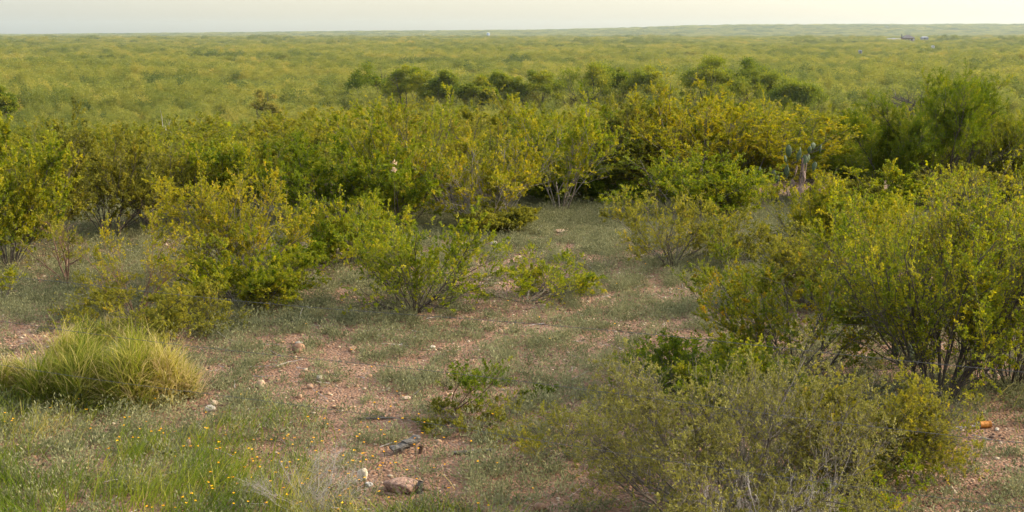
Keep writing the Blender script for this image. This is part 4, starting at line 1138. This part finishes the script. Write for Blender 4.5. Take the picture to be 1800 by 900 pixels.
log('fallen_stick', 'grey twisted stick leaning in the grass near the left stones', 'stick', (362, 768), (345, 748), .01, .04, .009, M['twig_dead'], 803, .9)
# the dark stump with roots
sp = ground(738, 866); m = sp[1] / F
st_ = thing('tree_stump', 'small dark splintered stump with roots at the right end of the pebbly rock', 'stump', tuple(sp))
r = np.random.default_rng(804)
Pp, Rr = polylines(r, np.zeros((1, 3)), np.array([[-.1, 0, 1.]]), np.array([22 * m]), np.array([7 * m]), 6, .06, 0, .75); V, Q = tubes(Pp, Rr, 8)
mesh_obj('stump_trunk', V, Q, M['wood_grey'], st_, smooth=True)
for k in range(6):
    a = r.uniform(0, 6.28)
    Pp, Rr = polylines(r, np.array([[0, 0, 18 * m * r.uniform(.3, 1)]]), np.array([[math.cos(a), math.sin(a), -.35]]), np.array([r.uniform(22, 40) * m]), np.array([3.2 * m]), 6, .15, -.1, .4)
    V, Q = tubes(Pp, Rr, 6); mesh_obj('root', V, Q, M['wood_red'], st_, smooth=True)

# ------------------------------------------------------------------ rusty can
cp = ground(1731, 752)
can = thing('rusty_can', 'rusty orange tin can lying on its side on the gravel at the right', 'can', (cp[0], cp[1], cp[2] + .027), R(8))
V, Q = lathe([(.024, -.045), (.0275, -.045), (.0275, -.042), (.0262, -.040), (.0262, -.02), (.0258, -.018), (.0262, -.016), (.0262, .016), (.0258, .018), (.0262, .02), (.0262, .040), (.0275, .042), (.0275, .045), (.024, .045)], 24)
b_ = mesh_obj('can_body', V, Q, M['rust'], can, smooth=True); b_.rotation_euler = (0, R(90), 0)
V, Q = lathe([(.0005, .041), (.0238, .041), (.0238, .0445)], 24)
b_ = mesh_obj('can_end', V, Q, M['rust'], can, smooth=True); b_.rotation_euler = (0, R(90), 0)
V, Q = lathe([(.0005, -.041), (.0238, -.041), (.0238, -.0445)], 24)
b_ = mesh_obj('can_end', V, Q, M['rust_light'], can, smooth=True); b_.rotation_euler = (0, R(90), 0)
V, Q = lathe([(.0005, 0), (.024, 0), (.025, .002), (.0005, .002)], 20)
lid = mesh_obj('can_lid', V, Q, M['rust_light'], can, smooth=True, loc=(-.062, -.004, -.002)); lid.rotation_euler = (R(70), R(10), R(20))

# ------------------------------------------------------------------ barbed wire
def strand(label, ra, rb, seed):
    A = at_depth(*ra); B = at_depth(*rb)
    d = B - A; A2, B2 = A - d * .45, B + d * .55
    r = np.random.default_rng(seed)
    n = 700
    t = np.linspace(0, 1, n)
    Ltot = np.linalg.norm(B2 - A2)
    sag = -.03 * np.sin(t * 5.3 * math.pi + seed) * .35
    C = A2[None] + (B2 - A2)[None] * t[:, None]; C[:, 2] += sag
    e1 = unit(np.cross(B2 - A2, [0, 0, 1])); e2 = np.array([0, 0, 1.])
    ph = t * Ltot / .09 * 2 * math.pi
    P = []
    for s in (0, math.pi):
        P.append(C + .0010 * (np.cos(ph + s)[:, None] * e1 + np.sin(ph + s)[:, None] * e2))
    org = A.copy()
    V, Q = tubes(np.array(P) - org, np.full((2, n), .0008), 4)
    root = thing('barbed_wire', label, 'wire', tuple(org), 0, 'strands of the barbed wire fence')
    mesh_obj('twisted_strand', V, Q, M['wire'], root, smooth=True)
    k = int(Ltot / .125)
    tt = (np.arange(k) + .5) / k
    c = A2[None] + (B2 - A2)[None] * tt[:, None]; c[:, 2] += -.03 * np.sin(tt * 5.3 * math.pi + seed) * .35
    bars = []
    for j in range(1):
        q = unit(r.normal(0, 1, (k, 3)) * np.array([.35, 1, 1]))
        bars.append(np.stack([c - q * .013, c + q * .013], 1))
    V, Q = tubes(np.concatenate(bars) - org, np.full((k, 2), .0009), 3)
    mesh_obj('barbs', V, Q, M['wire'], root)
strand('top strand of barbed wire crossing in front of the left shrubs', (0, 488, 8.6), (1500, 623, 6.4), 1)
strand('middle strand of barbed wire over the grass tussock', (0, 566, 8.6), (1500, 742, 6.4), 2)
strand('lowest strand of barbed wire near the bottom of the photo', (0, 640, 8.6), (1500, 853, 6.4), 3)
